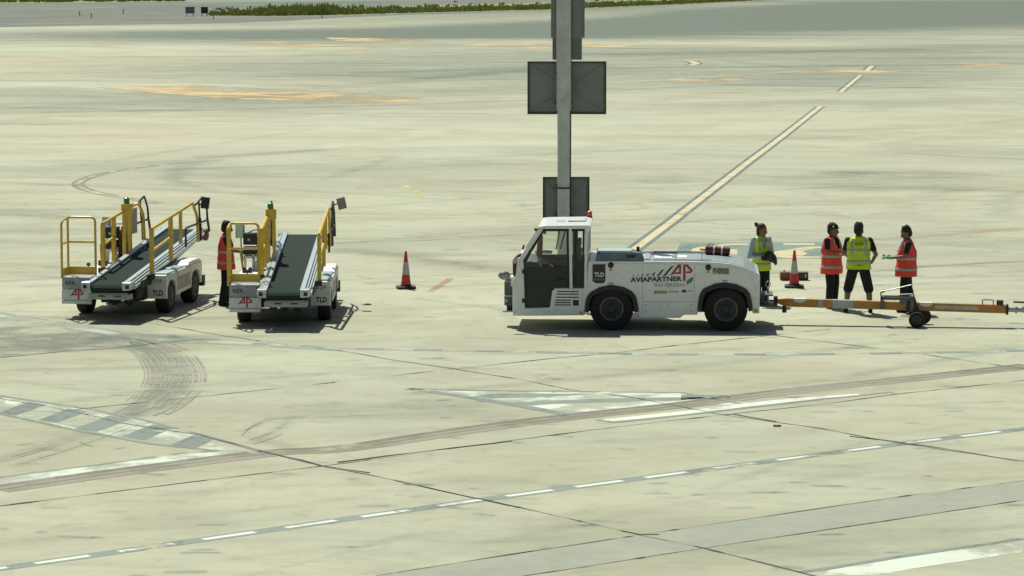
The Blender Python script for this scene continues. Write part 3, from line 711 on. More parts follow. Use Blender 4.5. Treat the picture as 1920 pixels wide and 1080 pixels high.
# cab
cab = MB()
def bar(b, p, q, y0, y1, t=.05):
    (x0, z0), (x1, z1) = p, q; d = Vector((x1 - x0, z1 - z0)).normalized(); n = Vector((-d.y, d.x)) * t / 2
    b.prism([(x0 + n.x, z0 + n.y), (x1 + n.x, z1 + n.y), (x1 - n.x, z1 - n.y), (x0 - n.x, z0 - n.y)], 'y', y0, y1)
A0, A1 = tp(978, 482), tp(1016, 428); RT = tp(1103, 427)
topz = A1[1]
for (y0, y1) in ((.0, .07), (W - .10, W - .03)):
    fr = MB(); fr.use(WHITE); bar(fr, (A0[0], A0[1] - .02), (A1[0] - .01, A1[1]), y0, y1, .075)
    bar(fr, tp(1069.5, 427), tp(1071.5, 541), y0 + .003, y1, .055)
    bar(fr, tp(1100, 427), tp(1098.5, 541), y0, y1, .05)
    fr.build('cab_frame', None, tug, bevel=.008)
for (y0, y1) in ((.004, .05), (W - .08, W - .034)):
    sl = MB()
    bar(sl, tp(982, 492), tp(1019, 431), y0 - .001, y1, .05); bar(sl, tp(1018, 430.5), tp(1097, 430.5), y0, y1, .045)
    bar(sl, tp(1064.5, 430), tp(1065.5, 541), y0, y1, .04); bar(sl, tp(1095, 430), tp(1093, 541), y0, y1, .04); bar(sl, tp(1076.5, 430), tp(1077.5, 541), y0, y1, .03)
    bar(sl, tp(984, 490), tp(984.5, 577), y0, y1, .04)
    sl.build('window_seal', BLACKP, tug)
# roof: a crowned slab with an overhanging front
r0 = tp(1010, 422)[0]; r1 = tp(1105, 422)[0]
rz = topz
rb = MB(); rb.prism([(r0, rz), (r0 - .01, rz + .045), (r0 + .12, rz + .062), (r1 - .04, rz + .075), (r1 + .03, rz + .055), (r1 + .02, rz)], 'y', -.01, W - .02)
roof = rb.build('roof', WHITE, tug, bevel=.02)
MB().box((r0 + .3, .75, rz + .060), (r0 + .47, 1.2, rz + .072)).build('roof_label', mat('pale_teal_label', (.25, .5, .42), .5), roof)
MB().box((r0 + .52, .72, rz + .065), (r0 + .86, .9, rz + .092)).box((r0 + .80, .9, rz + .065), (r0 + .86, 1.3, rz + .092)).build('roof_vent', GREYP, roof, bevel=.005)
bx = MB(); bx.lathe((r1 - .04, W - .14, rz + .085), (0, 0, 1), [(0, .045), (.03, .05), (.09, .045), (.11, .02)], 16); bx.build('beacon', BEACO, roof, smooth=True)
MB().cyl((r1 - .04, W - .14, rz + .06), (r1 - .04, W - .14, rz + .09), .055, seg=16).build('beacon_base', BLACKP, roof)
MB().tube([(r0 + .02, .02, rz + .02), (r0 - .04, -.02, rz - .02), (r0 - .05, -.02, rz - .05)], .012).box((r0 - .08, -.05, rz - .03), (r0 - .03, .0, rz + .01)).build('marker_lamp', BLACKP, roof)
# far cab wall (lower), front panel, rear wall
fw = MB(); wz = 1.24
fw.box((tp(985,0)[0], W - .075, .45), (tp(1096,0)[0], W - .045, wz)); fw.build('door_panel', BLACKP, tug)
fp = MB(); fp.use(BLACKP); fp.box((A0[0] - .02, .07, A0[1] - .10), (A0[0] + .02, W - .1, A0[1] - .005)); fp.build('windscreen_frame', None, tug)
ws = MB(); ws.add([(A0[0], .06, A0[1]), (A0[0], W - .08, A0[1]), (A1[0], W - .08, A1[1]), (A1[0], .06, A1[1])], [(0, 1, 2, 3)]); ws.build('windscreen', GLASS, tug)
rw = MB(); rx = tp(1102, 500)[0]; z0 = tp(1102, 489)[1]
rw.use(WHITE); rw.box((rx - .02, .07, z0 - .3), (rx + .015, W - .1, z0 + .12)); rw.box((rx - .02, .07, z0 + .12), (rx + .015, .16, rz)); rw.box((rx - .02, W - .22, z0 + .12), (rx + .015, W - .1, rz)); rw.box((rx - .02, .16, rz - .08), (rx + .015, W - .22, rz))
rw.build('cab_rear_wall', None, tug)
MB().box((rx - .005, .16, z0 + .12), (rx + .003, W - .22, rz - .08)).build('rear_window', GLASS, tug)
# near door: dark tinted glass all the way down, clear above
def pane(name, pts, y, m, par): return MB().prism(pts, 'y', y, y + .006).build(name, m, par)
door = pane('door', TP((985, 500), (1064, 500), (1064, 541), (1040, 541), (1031, 577), (986, 577)), .03, mat('door_dark', (.020, .027, .023), .45, 0, .2, 3), tug)
pane('door_window', TP((984, 499.5), (984, 488), (1018, 432), (1063, 432), (1063, 499.5)), .03, GLASS, door)
pane('quarter_window', TP((1083, 432), (1094, 432), (1093, 488), (1083.5, 488)), .03, GLASS, tug)
pane('quarter_panel', TP((1078, 432), (1083, 432), (1083.5, 488), (1093, 488), (1092, 541), (1079, 541)), .03, MATS['door_dark'], tug)
pane('far_window', TP((984, 488), (1018, 432), (1063, 432), (1063, 494), (984, 494)), W - .06, GLASS, tug)
# door small white lettering smudge and handles
hd = MB().box((tp(1046,0)[0], -.012, tp(1046,527)[1]), (tp(1058,0)[0], .03, tp(1046,524)[1])).build('handle', BLACKP, door)
for yy in (505, 560): MB().box((tp(979,0)[0], -.015, tp(979,yy+8)[1]), (tp(984,0)[0], .03, tp(979,yy)[1])).build('hinge', BLACKP, door)
# vent panel
vp = MB().prism(TP((1036, 545), (1042, 541.5), (1091, 541.5), (1091, 574), (1032, 575)), 'y', -.012, .0).build('vent_panel', WHITE, tug, bevel=.003)
vs_ = MB()
for yy, xa, xb in ((546.5, 1045, 1086), (551.5, 1044, 1086), (557.5, 1043, 1086), (563, 1042, 1071), (567.5, 1041, 1071), (572, 1040, 1071)):
    a = tp(xa, yy - 1.1); b_ = tp(xb, yy + 1.1); vs_.box((a[0], -.016, b_[1]), (b_[0], -.004, a[1]))
vs_.build('louvre', BLACKP, vp)
a = tp(1075, 562.5); b_ = tp(1086, 573.5); MB().box((a[0], -.016, b_[1]), (b_[0], -.003, a[1])).build('access_flap', BLACKP, vp)
# interior
cabf = MB().box((A0[0] + .05, .08, .42), (tp(1095,0)[0], W - .1, .47)).build('cab_floor', BLACKP, tug)
MB().prism([(A0[0] + .03, .47), (A0[0] + .03, 1.17), (A0[0] + .10, 1.26), (A0[0] + .28, 1.24), (A0[0] + .36, 1.1), (A0[0] + .25, .47)], 'y', .35, W - .15).build('dashboard', MIDM, tug, bevel=.02)
sw = MB(); sc_ = Vector((A0[0] + .42, .62, 1.2)); n_ = Vector((.55, 0, .83)).normalized(); u_ = n_.orthogonal().normalized(); w_ = n_.cross(u_)
sw.tube([sc_ + (u_ * math.cos(a) + w_ * math.sin(a)) * .19 for a in [i * math.pi / 10 for i in range(20)]], .014, 8, closed=True)
for a in (0, 2.1, 4.2): sw.tube([sc_, sc_ + (u_ * math.cos(a) + w_ * math.sin(a)) * .19], .010)
sw.tube([sc_, sc_ - n_ * .3], .025); sw.build('steering_wheel', BLACKP, tug)
for yy, mm in ((.34, SEATM), (1.15, SEATM)):
    s = MB().prism([(.70, .62), (.70, .84), (.76, .88), (1.0, .86), (1.10, .92), (1.17, 1.42), (1.22, 1.44), (1.26, 1.38), (1.20, .80), (1.15, .62)], 'y', yy, yy + .5).build('seat', mm, tug, bevel=.03)
    MB().box((1.18, yy + .13, 1.45), (1.25, yy + .37, 1.60)).build('headrest', mm, s, bevel=.02)
    MB().box((1.175, yy + .02, .95), (1.195, yy + .07, 1.36)).build('seat_belt', SEATR, s)
ex = MB().capsule((.45, 1.35, 1.30), .06, (.47, 1.35, 1.62), .05); ex.build('fire_extinguisher', mat('extinguisher_red', (.32, .03, .03), .35), tug, smooth=True)
MB().box((.36, W - .35, 1.28), (.68, W - .14, 1.34)).build('paper_tray', WHITEL, tug)
MB().tube([(A1[0] + .02, .9, rz - .02), (A1[0] + .03, .9, rz - .10)], .01).box((A1[0] + .0, .8, rz - .17), (A1[0] + .04, 1.0, rz - .09)).build('rear_view_mirror', BLACKP, tug)
# diagonal grab bars seen through the cab
MB().tube([(tp(1046,430)[0], W - .12, rz - .02), (tp(1036,476)[0], W - .12, 1.34)], .012).tube([(tp(1058,430)[0], W - .12, rz - .02), (tp(1044,476)[0], W - .12, 1.34)], .014).build('grab_bar', BLACKP, tug)
# nose: striped corner post, headlight cluster, mirror, front hitch
q0 = MB().prism(TP((961, 508), (961, 488), (966, 481), (974, 476), (980, 477), (981, 481), (972, 484), (969, 492), (968, 515), (962, 521)), 'y', .06, .20).build('corner_guard', REDP, tug, bevel=.01)
MB().prism(TP((960.3, 490), (962, 487), (966, 481.5), (969, 479), (971, 484), (968.5, 492), (968.5, 494), (960.3, 494)), 'y', .055, .205).build('reflective_stripe', CONEW, q0)
MB().prism(TP((978, 466), (981, 458), (984, 458), (983, 468)), 'y', -.02, .02).build('marker_light', BEACO, tug)
ml = MB().tube([(tp(966,512)[0], .04, tp(966,512)[1]), (tp(956,513)[0], -.08, tp(956,513)[1])], .010).build('mirror_arm', BLACKP, tug)
mh = MB().ell((tp(946,515)[0], -.10, tp(946,515)[1]), .115, .04, .085).build('mirror', GREYP, ml, smooth=True)
MB().ell((tp(945.5,515)[0], -.118, tp(945.5,515)[1]), .098, .03, .068).build('mirror_glass', MIRB2, mh, smooth=True)
hx = tp(961, 540)[0]
fh = MB().use(MIDM)
fh.box((-.15, .55, .62), (0, .75, .90)); fh.box((-.17, .5, .40), (.0, .56, .86)); fh.box((-.17, .74, .40), (.0, .80, .86))
fh.use(DARKM); fh.box((-.13, .56, .30), (-.02, .74, .62)); fh.cyl((-.10, .65, .30), (-.10, .65, .95), .03, seg=12)
fh.use(SILVER); fh.box((-.18, .46, .57), (-.0, .84, .60)); fh.box((-.20, .46, .28), (0, .84, .31)); fh.cyl((-.14, .48, .50), (-.14, .82, .50), .035)
fh.build('front_hitch', None, tug, bevel=.006)
MB().box((-.03, .15, .80), (.01, .42, .98)).build('headlight', WHITEL, tug, bevel=.01); MB().box((-.03, W - .42, .80), (.01, W - .15, .98)).build('headlight', WHITEL, tug, bevel=.01)
# cooling unit box behind the cab
u0, u1 = tp(1117, 0)[0], tp(1208, 0)[0]
cu_ = MB().prism([(u0, hz - .01), (u0 + .02, hz + .13), (u0 + .10, hz + .165), (u1 - .25, hz + .17), (u1 - .06, hz + .15), (u1, hz + .04), (u1, hz - .01)], 'y', .03, .62).build('cooling_unit', mat('slate_blue_paint', (.13, .18, .21), .4, .2, .2, 6), tug, bevel=.015)
MB().box((u0 + .02, .05, hz + .166), (u1 - .22, .6, hz + .19)).build('unit_lid', mat('teal_white_lid', (.42, .56, .56), .35), cu_, bevel=.01)
MB().cyl((tp(1197,0)[0], .35, hz + .12), (tp(1197,0)[0], .35, hz + .24), .03, seg=10).build('filler_cap', DARKM, cu_)
MB().box((tp(1176,0)[0], .012, hz + .06), (tp(1192,0)[0], .032, hz + .11)).build('grille', BLACKP, cu_)
# markings on the near flank
def c9(*pts): return TP(*[(1100 + x / 9, 450 + y_ / 9) for x, y_ in pts])
def decal(name, polys, m, par=tug, off=.0):
    b = MB()
    for p in polys: b.prism(p, 'y', -.004 - off, .001)
    return b.build(name, m, par)
SLP = [c9((1300, 605), (1345, 602), (1488, 430), (1440, 440)), c9((1195, 605), (1238, 602), (1320, 492), (1285, 500)), c9((1105, 605), (1140, 602), (1175, 543), (1145, 548)), c9((1015, 605), (1045, 602), (1070, 562), (1045, 566)), c9((935, 605), (960, 604), (978, 576), (956, 579)), c9((860, 605), (880, 604), (896, 584), (876, 586)), c9((787, 605), (803, 604), (815, 588), (799, 590))]
for q_ in SLP: decal('logo_slash', [q_], BLACKL)
decal('logo', [c9((1420, 592), (1462, 590), (1590, 432), (1590, 400), (1560, 405)), c9((1575, 400), (1607, 398), (1607, 572), (1575, 572)), c9((1498, 540), (1575, 540), (1575, 570), (1475, 570)),
               c9((1643, 398), (1683, 398), (1683, 692), (1643, 692)), c9((1683, 398), (1715, 405), (1802, 498), (1802, 528), (1765, 520), (1683, 432)), c9((1695, 530), (1765, 522), (1802, 528), (1770, 558), (1690, 558))], REDL)
decal('leaf_mark', [c9((1700, 755), (1702, 700), (1740, 655), (1822, 615), (1805, 690), (1770, 725))], GREENL)
dx = (1, 0, 0)
def ft(name, s, x0, ybase, x1, ytop, m, bold=.02, par=tug):
    a = tp(1100 + x0 / 9, 450 + ybase / 9); b_ = tp(1100 + x1 / 9, 450 + ytop / 9); rise = .025 if 'AVIA' in s else 0
    return text(name, s, m, par, (a[0], -.003, a[1]), (1, 0, rise), (0, 0, 1), b_[1] - a[1], b_[0] - a[0], bold)
ft('company_name', 'AVIAPARTNER', 747, 712, 1622, 632, BLACKL, .035)
ft('slogan', 'GO GREEN', 1145, 785, 1655, 730, GREYL, .01)
pl = decal('maker_plate', [c9((105, 405), (325, 405), (325, 690), (290, 730), (165, 730), (105, 690))], BLACKL)
ft('maker_name', 'TLD', 135, 618, 305, 545, WHITEL, .03, pl); pl.children[0].location.y = -.004
decal('maker_strip', [c9((125, 645), (310, 645), (310, 680), (125, 680))], TEALL, pl, .002)
decal('sticker', [c9((1175, 857), (1370, 853), (1370, 905), (1175, 910))], YELL); decal('sticker', [c9((1158, 860), (1174, 860), (1174, 912), (1158, 912))], BLACKL)
decal('sticker', [c9((1625, 842), (1692, 840), (1692, 886), (1625, 888))], BLUEL); decal('sticker', [c9((1400, 868), (1570, 864), (1570, 880), (1400, 884))], GREYL)
decal('sticker', [c9((1710, 856), (1815, 853), (1815, 866), (1710, 869))], GREYL)
for (x, y_) in ((415, 420), (2070, 457)):
    c = tp(1100 + x / 9, 450 + y_ / 9); MB().lathe((c[0], 0, c[1]), (0, -1, 0), [(-.01, .055), (.012, .055), (.02, .045), (.02, .001)], 20).build('socket_cover', BLACKP, tug, smooth=True)
    decal('sticker', [c9((x - 20, y_ + 55), (x + 20, y_ + 55), (x + 20, y_ + 100), (x - 20, y_ + 100))], YELL)
pl2 = decal('number_plate', [TP((1338, 501), (1369.5, 502), (1369.5, 514.5), (1338, 513.5))], mat('plate_grey', (.42, .45, .43), .5))
a = tp(1339.5, 512); b_ = tp(1368, 503.5); t_ = text('plate_number', 'P-0935', BLACKL, pl2, (a[0], -.0045, a[1]), (1, 0, -.02), (0, 0, 1), b_[1] - a[1] + .01, b_[0] - a[0], .02)
for x, y_ in ((1091, 588), (1420, 583)):
    c = tp(x, y_); MB().box((c[0] - .03, -.006, c[1] - .03), (c[0] + .03, .01, c[1] + .03)).build('tie_down_plate', YELL, tug)
for x, y_ in ((1146, 531), (1361, 526)):
    c = tp(x, y_); MB().box((c[0] - .05, -.005, c[1] - .01), (c[0] + .05, .01, c[1] + .01)).build('side_marker', GREYL, tug)
# rear hitch
rx0 = tp(1427, 560)[0]
rh = MB().use(MIDM)
rh.box((rx0 - .02, .55, .60), (rx0 + .27, 1.15, .63)); rh.box((rx0 - .02, .55, .40), (rx0 + .30, 1.15, .43)); rh.box((rx0 - .02, .75, .43), (rx0 + .12, .95, .60))
rh.use(SILVER); rh.cyl((rx0 + .18, .85, .34), (rx0 + .18, .85, .72), .022, seg=12)
rh.tube([Vector((rx0 + .18 + math.cos(a) * .045, .85, .79 + math.sin(a) * .055)) for a in [i * math.pi / 8 for i in range(16)]], .009, 6, closed=True)
rh.build('rear_hitch', None, tug, bevel=.005)

# red banded canister on the tug deck
a = tug.matrix_world
bpy.context.view_layer.update()
def tw(x, y, z): return tug.matrix_world @ Vector((x, y, z))
k0, k1 = tw(tp(1325,0)[0], 1.42, 0), tw(tp(1373,0)[0], 1.42, 0)
zz0, zz1 = hz + .085, tp(1365, 493)[1] + .08
can = empty('red_canister', (k0.x, k0.y, zz0)); tag(can, 'dark red cylinder with two pale bands lying on the rear deck of the white tug', 'canister')
dv_ = Vector((k1.x - k0.x, k1.y - k0.y, zz1 - zz0)); Lc = dv_.length; dn = dv_.normalized()
MB().lathe((0, 0, 0), dn, [(0, .05), (.015, .088), (.14, .092), (.145, .085), (.28, .085), (.285, .085), (Lc - .02, .085), (Lc, .06)], 24).build('cylinder', REDP, can, smooth=True)
for t in (.15, .30): MB().lathe(dn * t, dn, [(0, .088), (.003, .094), (.028, .094), (.031, .088)], 24).build('band', WHITEL, can, smooth=True)
MB().cyl(dn * -.10, dn * .01, .018, .022, 10).build('nozzle', YELL, can)
MB().tube([dn * .05 + Vector((0, 0, .085)), dn * .07 + Vector((0, 0, .12)), dn * .16 + Vector((0, 0, .12)), dn * .18 + Vector((0, 0, .085))], .007).build('handle', REDP, can)

# ------------------------------------------------------------------ tow bar
BA = (4.97, 59.15); BB = (9.29, 58.6)
bl = math.hypot(BB[0] - BA[0], BB[1] - BA[1]); bc, bs = (BB[0] - BA[0]) / bl, (BB[1] - BA[1]) / bl
def bt(x):
    k = (x - CX) / F; return (k * BA[1] - BA[0]) / (bc - k * bs)
def bz(t): return .42 + (.345 - .42) * t / bl
tow = empty('tow_bar', (BA[0], BA[1], 0), math.atan2(bs, bc)); tag(tow, 'long orange aircraft tow bar with white bands and a small two wheeled axle', 'tow bar')
def beam(b, x0, x1, hh, ww, dzt=0):
    t0, t1 = bt(x0), bt(x1)
    vs = []
    for t in (t0, t1):
        z = bz(t) + dzt; vs += [(t, -ww / 2, z - hh / 2), (t, ww / 2, z - hh / 2), (t, ww / 2, z + hh / 2), (t, -ww / 2, z + hh / 2)]
    b.add(vs, [(0, 1, 2, 3), (7, 6, 5, 4), (0, 4, 5, 1), (1, 5, 6, 2), (2, 6, 7, 3), (3, 7, 4, 0)])
b = MB(); beam(b, 1478, 1893, .155, .13)
b.add([(bt(1456), -.03, .41), (bt(1456), .03, .41), (bt(1456), .03, .47), (bt(1456), -.03, .47), (bt(1478), -.065, bz(.2) - .078), (bt(1478), .065, bz(.2) - .078), (bt(1478), .065, bz(.2) + .078), (bt(1478), -.065, bz(.2) + .078)], [(0, 1, 2, 3), (7, 6, 5, 4), (0, 4, 5, 1), (1, 5, 6, 2), (2, 6, 7, 3), (3, 7, 4, 0)])
bm_ = b.build('beam', ORANGE, tow, bevel=.008)
for x0, x1 in ((1565, 1604),): b = MB(); beam(b, x0, x1, .159, .135); b.build('reflective_band', CONEW, tow)
b = MB(); beam(b, 1538, 1547, .159, .135); b.build('reflective_band', REFL, tow)
b = MB(); beam(b, 1758, 1840, .06, .137, .005); b.build('reflective_strip', CONEW, tow)
for x in (1503, 1741):
    t = bt(x); z = bz(t) + .079
    pts = [(t + math.cos(a) * .12, z - .003 - math.sin(a) * .07) for a in [math.pi * i / 10 for i in range(11)]]
    MB().prism(pts, 'y', -.069, .069).box((t - .12, -.068, z - .002), (t + .12, .068, z + .003)).build('reflector', WHITEL, tow)
MB().box((-.02, -.07, .34), (.05, .07, .53)).box((-.13, -.03, .42), (.0, .03, .46)).build('head_bracket', DARKM, tow, bevel=.006)
MB().cyl((bt(1474), 0, .36), (bt(1474), 0, .22), .035, .045, 12).build('foot', DARKM, tow)
ta, tb = bt(1655), bt(1713)
b = MB().use(MIDM); b.box((ta, -.15, .33), (ta + .06, .15, .56)); b.box((tb - .02, -.15, .28), (tb + .05, .15, .58)); b.box((ta, -.15, .50), (tb, -.11, .56)); b.box((ta, .11, .50), (tb, .15, .56))
b.box((bt(1691), -.16, .42), (bt(1705), .16, .53))
b.build('axle_frame', None, tow, bevel=.005)
MB().tube([(ta + .02, -.13, .56), (ta + .0, -.13, .63), (ta + .08, -.13, .66)], .014).build('pump', DARKM, tow)
MB().tube([(ta + .0, -.13, .655), (ta + .18, -.13, .69), (tb + .0, -.12, .79)], .010).build('lever', SILVER, tow)
MB().tube([(ta + .35, .12, .57), (tb + .03, .12, .585)], .018).build('cylinder_rod', SILVER, tow)
tw_ = bt(1724)
b = MB(); b.prism([(tb - .06, .56), (tb + .06, .56), (tw_ + .10, .17), (tw_ - .06, .13), (tb - .10, .33)], 'y', -.13, -.09); b.prism([(tb - .06, .56), (tb + .06, .56), (tw_ + .10, .17), (tw_ - .06, .13), (tb - .10, .33)], 'y', .09, .13); b.cyl((tw_, -.28, .145), (tw_ + .06, .32, .145), .025); b.build('strut', DARKM, tow)
for yy, o in ((-.30, -1), (.34, 1)):
    wheel(tow, tw_ + (0 if o < 0 else .12), yy, .15, .10, o, .5)
MB().tube([(bt(1848), 0, bz(3.9) + .07), (bt(1847), 0, bz(3.9) + .16), (bt(1868), 0, bz(3.9) + .16), (bt(1868), 0, bz(3.9) + .07)], .010, bend=.02).build('handle', MIDM, tow)
MB().box((bt(1874), -.07, bz(4.1) + .075), (bt(1887), .07, bz(4.1) + .16)).build('clamp_block', DARKM, tow, bevel=.005)
te = bt(1892)
MB().box((te, -.09, .245), (te + .045, .09, .435)).build('end_collar', DARKM, tow, bevel=.005)
b = MB().cyl((te + .04, 0, .34), (te + .75, 0, .325), .048).cyl((te + .17, 0, .34), (te + .21, 0, .34), .075).cyl((te + .30, 0, .35), (te + .38, 0, .35), .07); b.build('coupling', SILVER, tow)
MB().tube([(te + .14, .1, .47), (te + .70, .1, .46)], .018).build('safety_pin', DARKM, tow)

# ------------------------------------------------------------------ belt loaders
def ap_logo(par, x, y, z, w, m):
    """small AP logo facing -y, lower left corner (x, z)"""
    s = w / 380; S = lambda *p: [(x + (a - 1420) * s, z + (692 - b_) * s) for a, b_ in p]
    b = MB()
    for p in (S((1420, 592), (1466, 590), (1590, 440), (1590, 400), (1560, 405)), S((1572, 400), (1610, 398), (1610, 572), (1572, 572)), S((1498, 538), (1575, 538), (1575, 572), (1475, 572)),
              S((1640, 398), (1686, 398), (1686, 692), (1640, 692)), S((1686, 398), (1715, 405), (1802, 498), (1802, 532), (1762, 520), (1686, 438)), S((1700, 526), (1765, 520), (1802, 530), (1770, 562), (1690, 562))):
        b.prism(p, 'y', y - .003, y)
    return b.build('logo', m, par)
def make_loader(loc, rz, number, label, mirror_tilt, mface, mx, mz):
    L = empty('belt_loader', loc, rz); tag(L, label, 'belt loader', 'belt loaders parked side by side')
    # underframe
    MB().box((-.55, .55, .30), (.50, 3.3, .56)).build('chassis', DARKM, L, bevel=.01)
    # right flank
    XR = .89
    fl = [(.80, .31), (.80, .765), (3.52, .80), (3.52, .36), (3.38, .36), (3.36, .52), (3.26, .63), (3.04, .68), (2.82, .63), (2.72, .52), (2.70, .34), (1.54, .31), (1.52, .50), (1.43, .61), (1.20, .66), (1.02, .62), (.90, .50), (.88, .31)]
    sb = MB().prism(fl, 'x', .50, XR).build('side_body', WHITE_DIRTY, L, bevel=.012)
    MB().box((.58, .95, .772), (XR - .02, 1.6, .80)).build('deck_plate', TEALP, sb, bevel=.006)
    MB().box((.60, 1.7, .780), (XR - .04, 2.25, .82)).build('deck_plate', STEEL, sb, bevel=.006)
    MB().box((.52, .86, .770), (.575, 3.2, .785)).build('deck_gap', DARKM, sb)
    MB().prism([(2.35, .79), (2.75, .87), (3.3, .87), (3.52, .80)], 'x', .56, XR - .01).build('engine_cover', WHITE_DIRTY, sb, bevel=.01)
    MB().box((XR + .001, 1.60, .40), (XR + .004, 2.64, .66)).build('faded_panel', mat('faded_red_panel', (.54, .47, .44), .6, 0, .2), sb)
    for yy in (1.62, 2.63): MB().box((XR, yy, .34), (XR + .003, yy + .008, .76)).build('panel_gap', DARKM, sb)
    MB().box((XR, .84, .33), (XR + .006, .88, .37)).build('side_marker', YELL, sb)
    MB().box((.56, 3.52, .28), (XR + .03, 3.66, .5)).build('bumper', DARKM, sb, bevel=.01)
    text('maker_name', 'TLD', BLACKL, sb, (.61, .798, .37), (1, 0, 0), (0, 0, 1), .105, .21, .035)
    text('fleet_number', number, GREYL, sb, (.62, .798, .62), (1, 0, 0), (0, 0, 1), .075, .18, .02)
    # left flank and rear box
    lf = [(.30, .32), (.30, .74), (3.3, .74), (3.3, .34), (3.15, .34), (3.1, .60), (2.5, .60), (2.4, .34), (1.3, .32), (1.28, .5), (1.15, .6), (.72, .6), (.6, .5), (.58, .32)]
    lb = MB().prism(lf, 'x', -.95, -.58).build('side_body', WHITE_DIRTY, L, bevel=.012)
    MB().box((-.97, .02, .555), (-.40, .40, .79)).build('rear_box', GREYP, lb, bevel=.012)
    rp = MB().box((-.97, 0.0, .345), (-.37, .06, .548)).build('rear_panel', WHITE_DIRTY, lb, bevel=.006)
    MB().box((-.97, -.02, .275), (-.38, .06, .340)).build('rear_bumper', WHITE_DIRTY, lb, bevel=.006)
    ap_logo(rp, -.80, -.001, .358, .26, REDL)
    text('fleet_number', number, BLACKL, lb, (-.90, .018, .64), (1, 0, 0), (0, 0, 1), .075, .18, .02)
    MB().cyl((-.44, .015, .73), (-.44, .025, .73), .025, seg=12).build('tail_lamp', BEACO, lb)
    # wheels
    for x, y_, o in ((-.76, .92, -1), (-.76, 2.8, -1), (XR - .14, 1.20, 1), (XR - .14, 3.04, 1)):
        t = wheel(L, 0, 0, .325, .24, o * -1, .55); t.rotation_euler = (0, 0, R(90)); t.location = (x, y_, 0)
    # conveyor
    X0 = .09
    y0, y1, z0, z1 = -.55, 5.15, .705, 1.275
    zc = lambda yy: z0 + (z1 - z0) * (yy - y0) / (y1 - y0)
    prof = [(y0 + .02, z0 - .15), (y0 - .06, z0 - .11), (y0 - .075, z0 - .05), (y0 - .02, z0 + .0), (y0 + .1, z0 + .014), (y1 - .06, z1 + .01), (y1, z1 - .02), (y1 + .02, z1 - .07), (y1 - .03, z1 - .12), (y1 - .1, z1 - .13), (y0 + .1, z0 - .15)]
    belt = MB().prism(prof, 'x', X0 - .30, X0 + .30).build('belt', BELT, L, smooth=True)
    for s in (-1, 1):
        pr = [(y0 - .02, zc(y0) + .05), (y0 - .02, zc(y0) - .10), (y0 + .45, zc(y0) - .12), (2.6, zc(2.6) - .25), (y1 - .6, zc(y1) - .22), (y1, zc(y1) - .10), (y1, zc(y1) + .04), (y1 - .1, zc(y1) + .06)]
        rail = MB().prism(pr, 'x', X0 + s * .305, X0 + s * .40).build('side_frame', STEEL, L, bevel=.008)
        for xo, dz in ((.425, .035), (.465, .005), (.50, -.03)):
            MB().prism([(y0 + .15, zc(y0) + dz), (y0 + .15, zc(y0) + dz - .05), (y1 - .3, zc(y1) + dz - .05), (y1 - .3, zc(y1) + dz)], 'x', X0 + s * (xo - .013), X0 + s * (xo + .013)).build('guide_rail', STEEL, rail)
        MB().box((X0 + s * .31, y0 - .06, zc(y0) - .085), (X0 + s * .49, y0 + .24, zc(y0) + .06)).build('end_block', STEEL, rail, bevel=.012)
        MB().box((X0 + s * .38, y0 - .07, zc(y0) - .06), (X0 + s * .45, y0 - .05, zc(y0) + .01)).build('end_port', BLACKP, rail)
        MB().lathe((X0 + s * .40, y1 - .02, zc(y1) - .10), (s, 0, 0), [(0, .03), (.0, .10), (.02, .125), (.09, .125), (.11, .10), (.11, .03)], 24).build('bumper_roller', mat('rubber_red_brown', (.16, .06, .035), .7), rail, smooth=True)
    MB().box((X0 - .32, y0 - .03, .535), (X0 + .40, y0 + .05, .560)).build('end_bar', mat('tan_bar', (.34, .29, .22), .6), L)
    eb = MB().box((X0 - .36, y0, .43), (X0 + .44, y0 + .25, .53)).build('end_beam', GREYP, L, bevel=.006)
    for xa in (-.17, .14): MB().box((X0 + xa, y0 - .012, .485), (X0 + xa + .13, y0 + .01, .508)).build('slot', BLACKP, eb)
    for a_, b_ in (((-.22, .1, .30), (-.10, .6, .43)), ((.02, .0, .26), (.10, .3, .43)), ((.24, .1, .28), (.40, .7, .43)), ((-.36, .3, .34), (-.26, .8, .50)), ((.44, .15, .36), (.50, .7, .66))):
        MB().box(a_, b_).build('lift_linkage', DARKM, L, bevel=.01)
    MB().tube([(.0, -.3, .44), (.05, .0, .30), (.12, .4, .34), (.2, .8, .42)], .018, bend=.1).build('hose', BLACKP, L)
    MB().tube([(.34, -.25, .44), (.36, .05, .24), (.30, .5, .36)], .015, bend=.1).build('hose', BLACKP, L)
    MB().prism([(1.5, .55), (1.5, .70), (3.9, 1.02), (3.9, .90), (2.9, .60)], 'x', X0 - .26, X0 + .26).build('lift_frame', DARKM, L)
    MB().box((.50, .0, .60), (.62, .75, .74)).build('gear_box', DARKM, L, bevel=.015)
    # handrails
    for s in (1, -1):
        xr = .70 if s > 0 else -.43
        ya, yb, yc, yd = (.45, 1.85, 2.6, 3.55) if s > 0 else (1.0, 1.75, 2.6, 3.55)
        ztop = lambda yy: 1.70 + .078 * (yy - .5)
        hr = MB()
        for yy in (ya, yb):
            hr.box((xr - .036, yy - .045, zc(yy) + .01), (xr + .036, yy + .045, ztop(yy) - .01))
        hr.box((xr - .028, yc - .035, zc(yc) + .20), (xr + .028, yc + .035, ztop(yc)))
        hr.tube([(xr, ya - .02, ztop(ya)), (xr, yd, ztop(yd) + .02), (xr, yd + .35, zc(yd) + .55), (xr, yd + .42, zc(yd) + .02)], .032, bend=.08)
        hr.tube([(xr, ya, zc(ya) + .46), (xr, yb, zc(yb) + .47)], .030)
        hr.build('handrail', YELLOW, L)
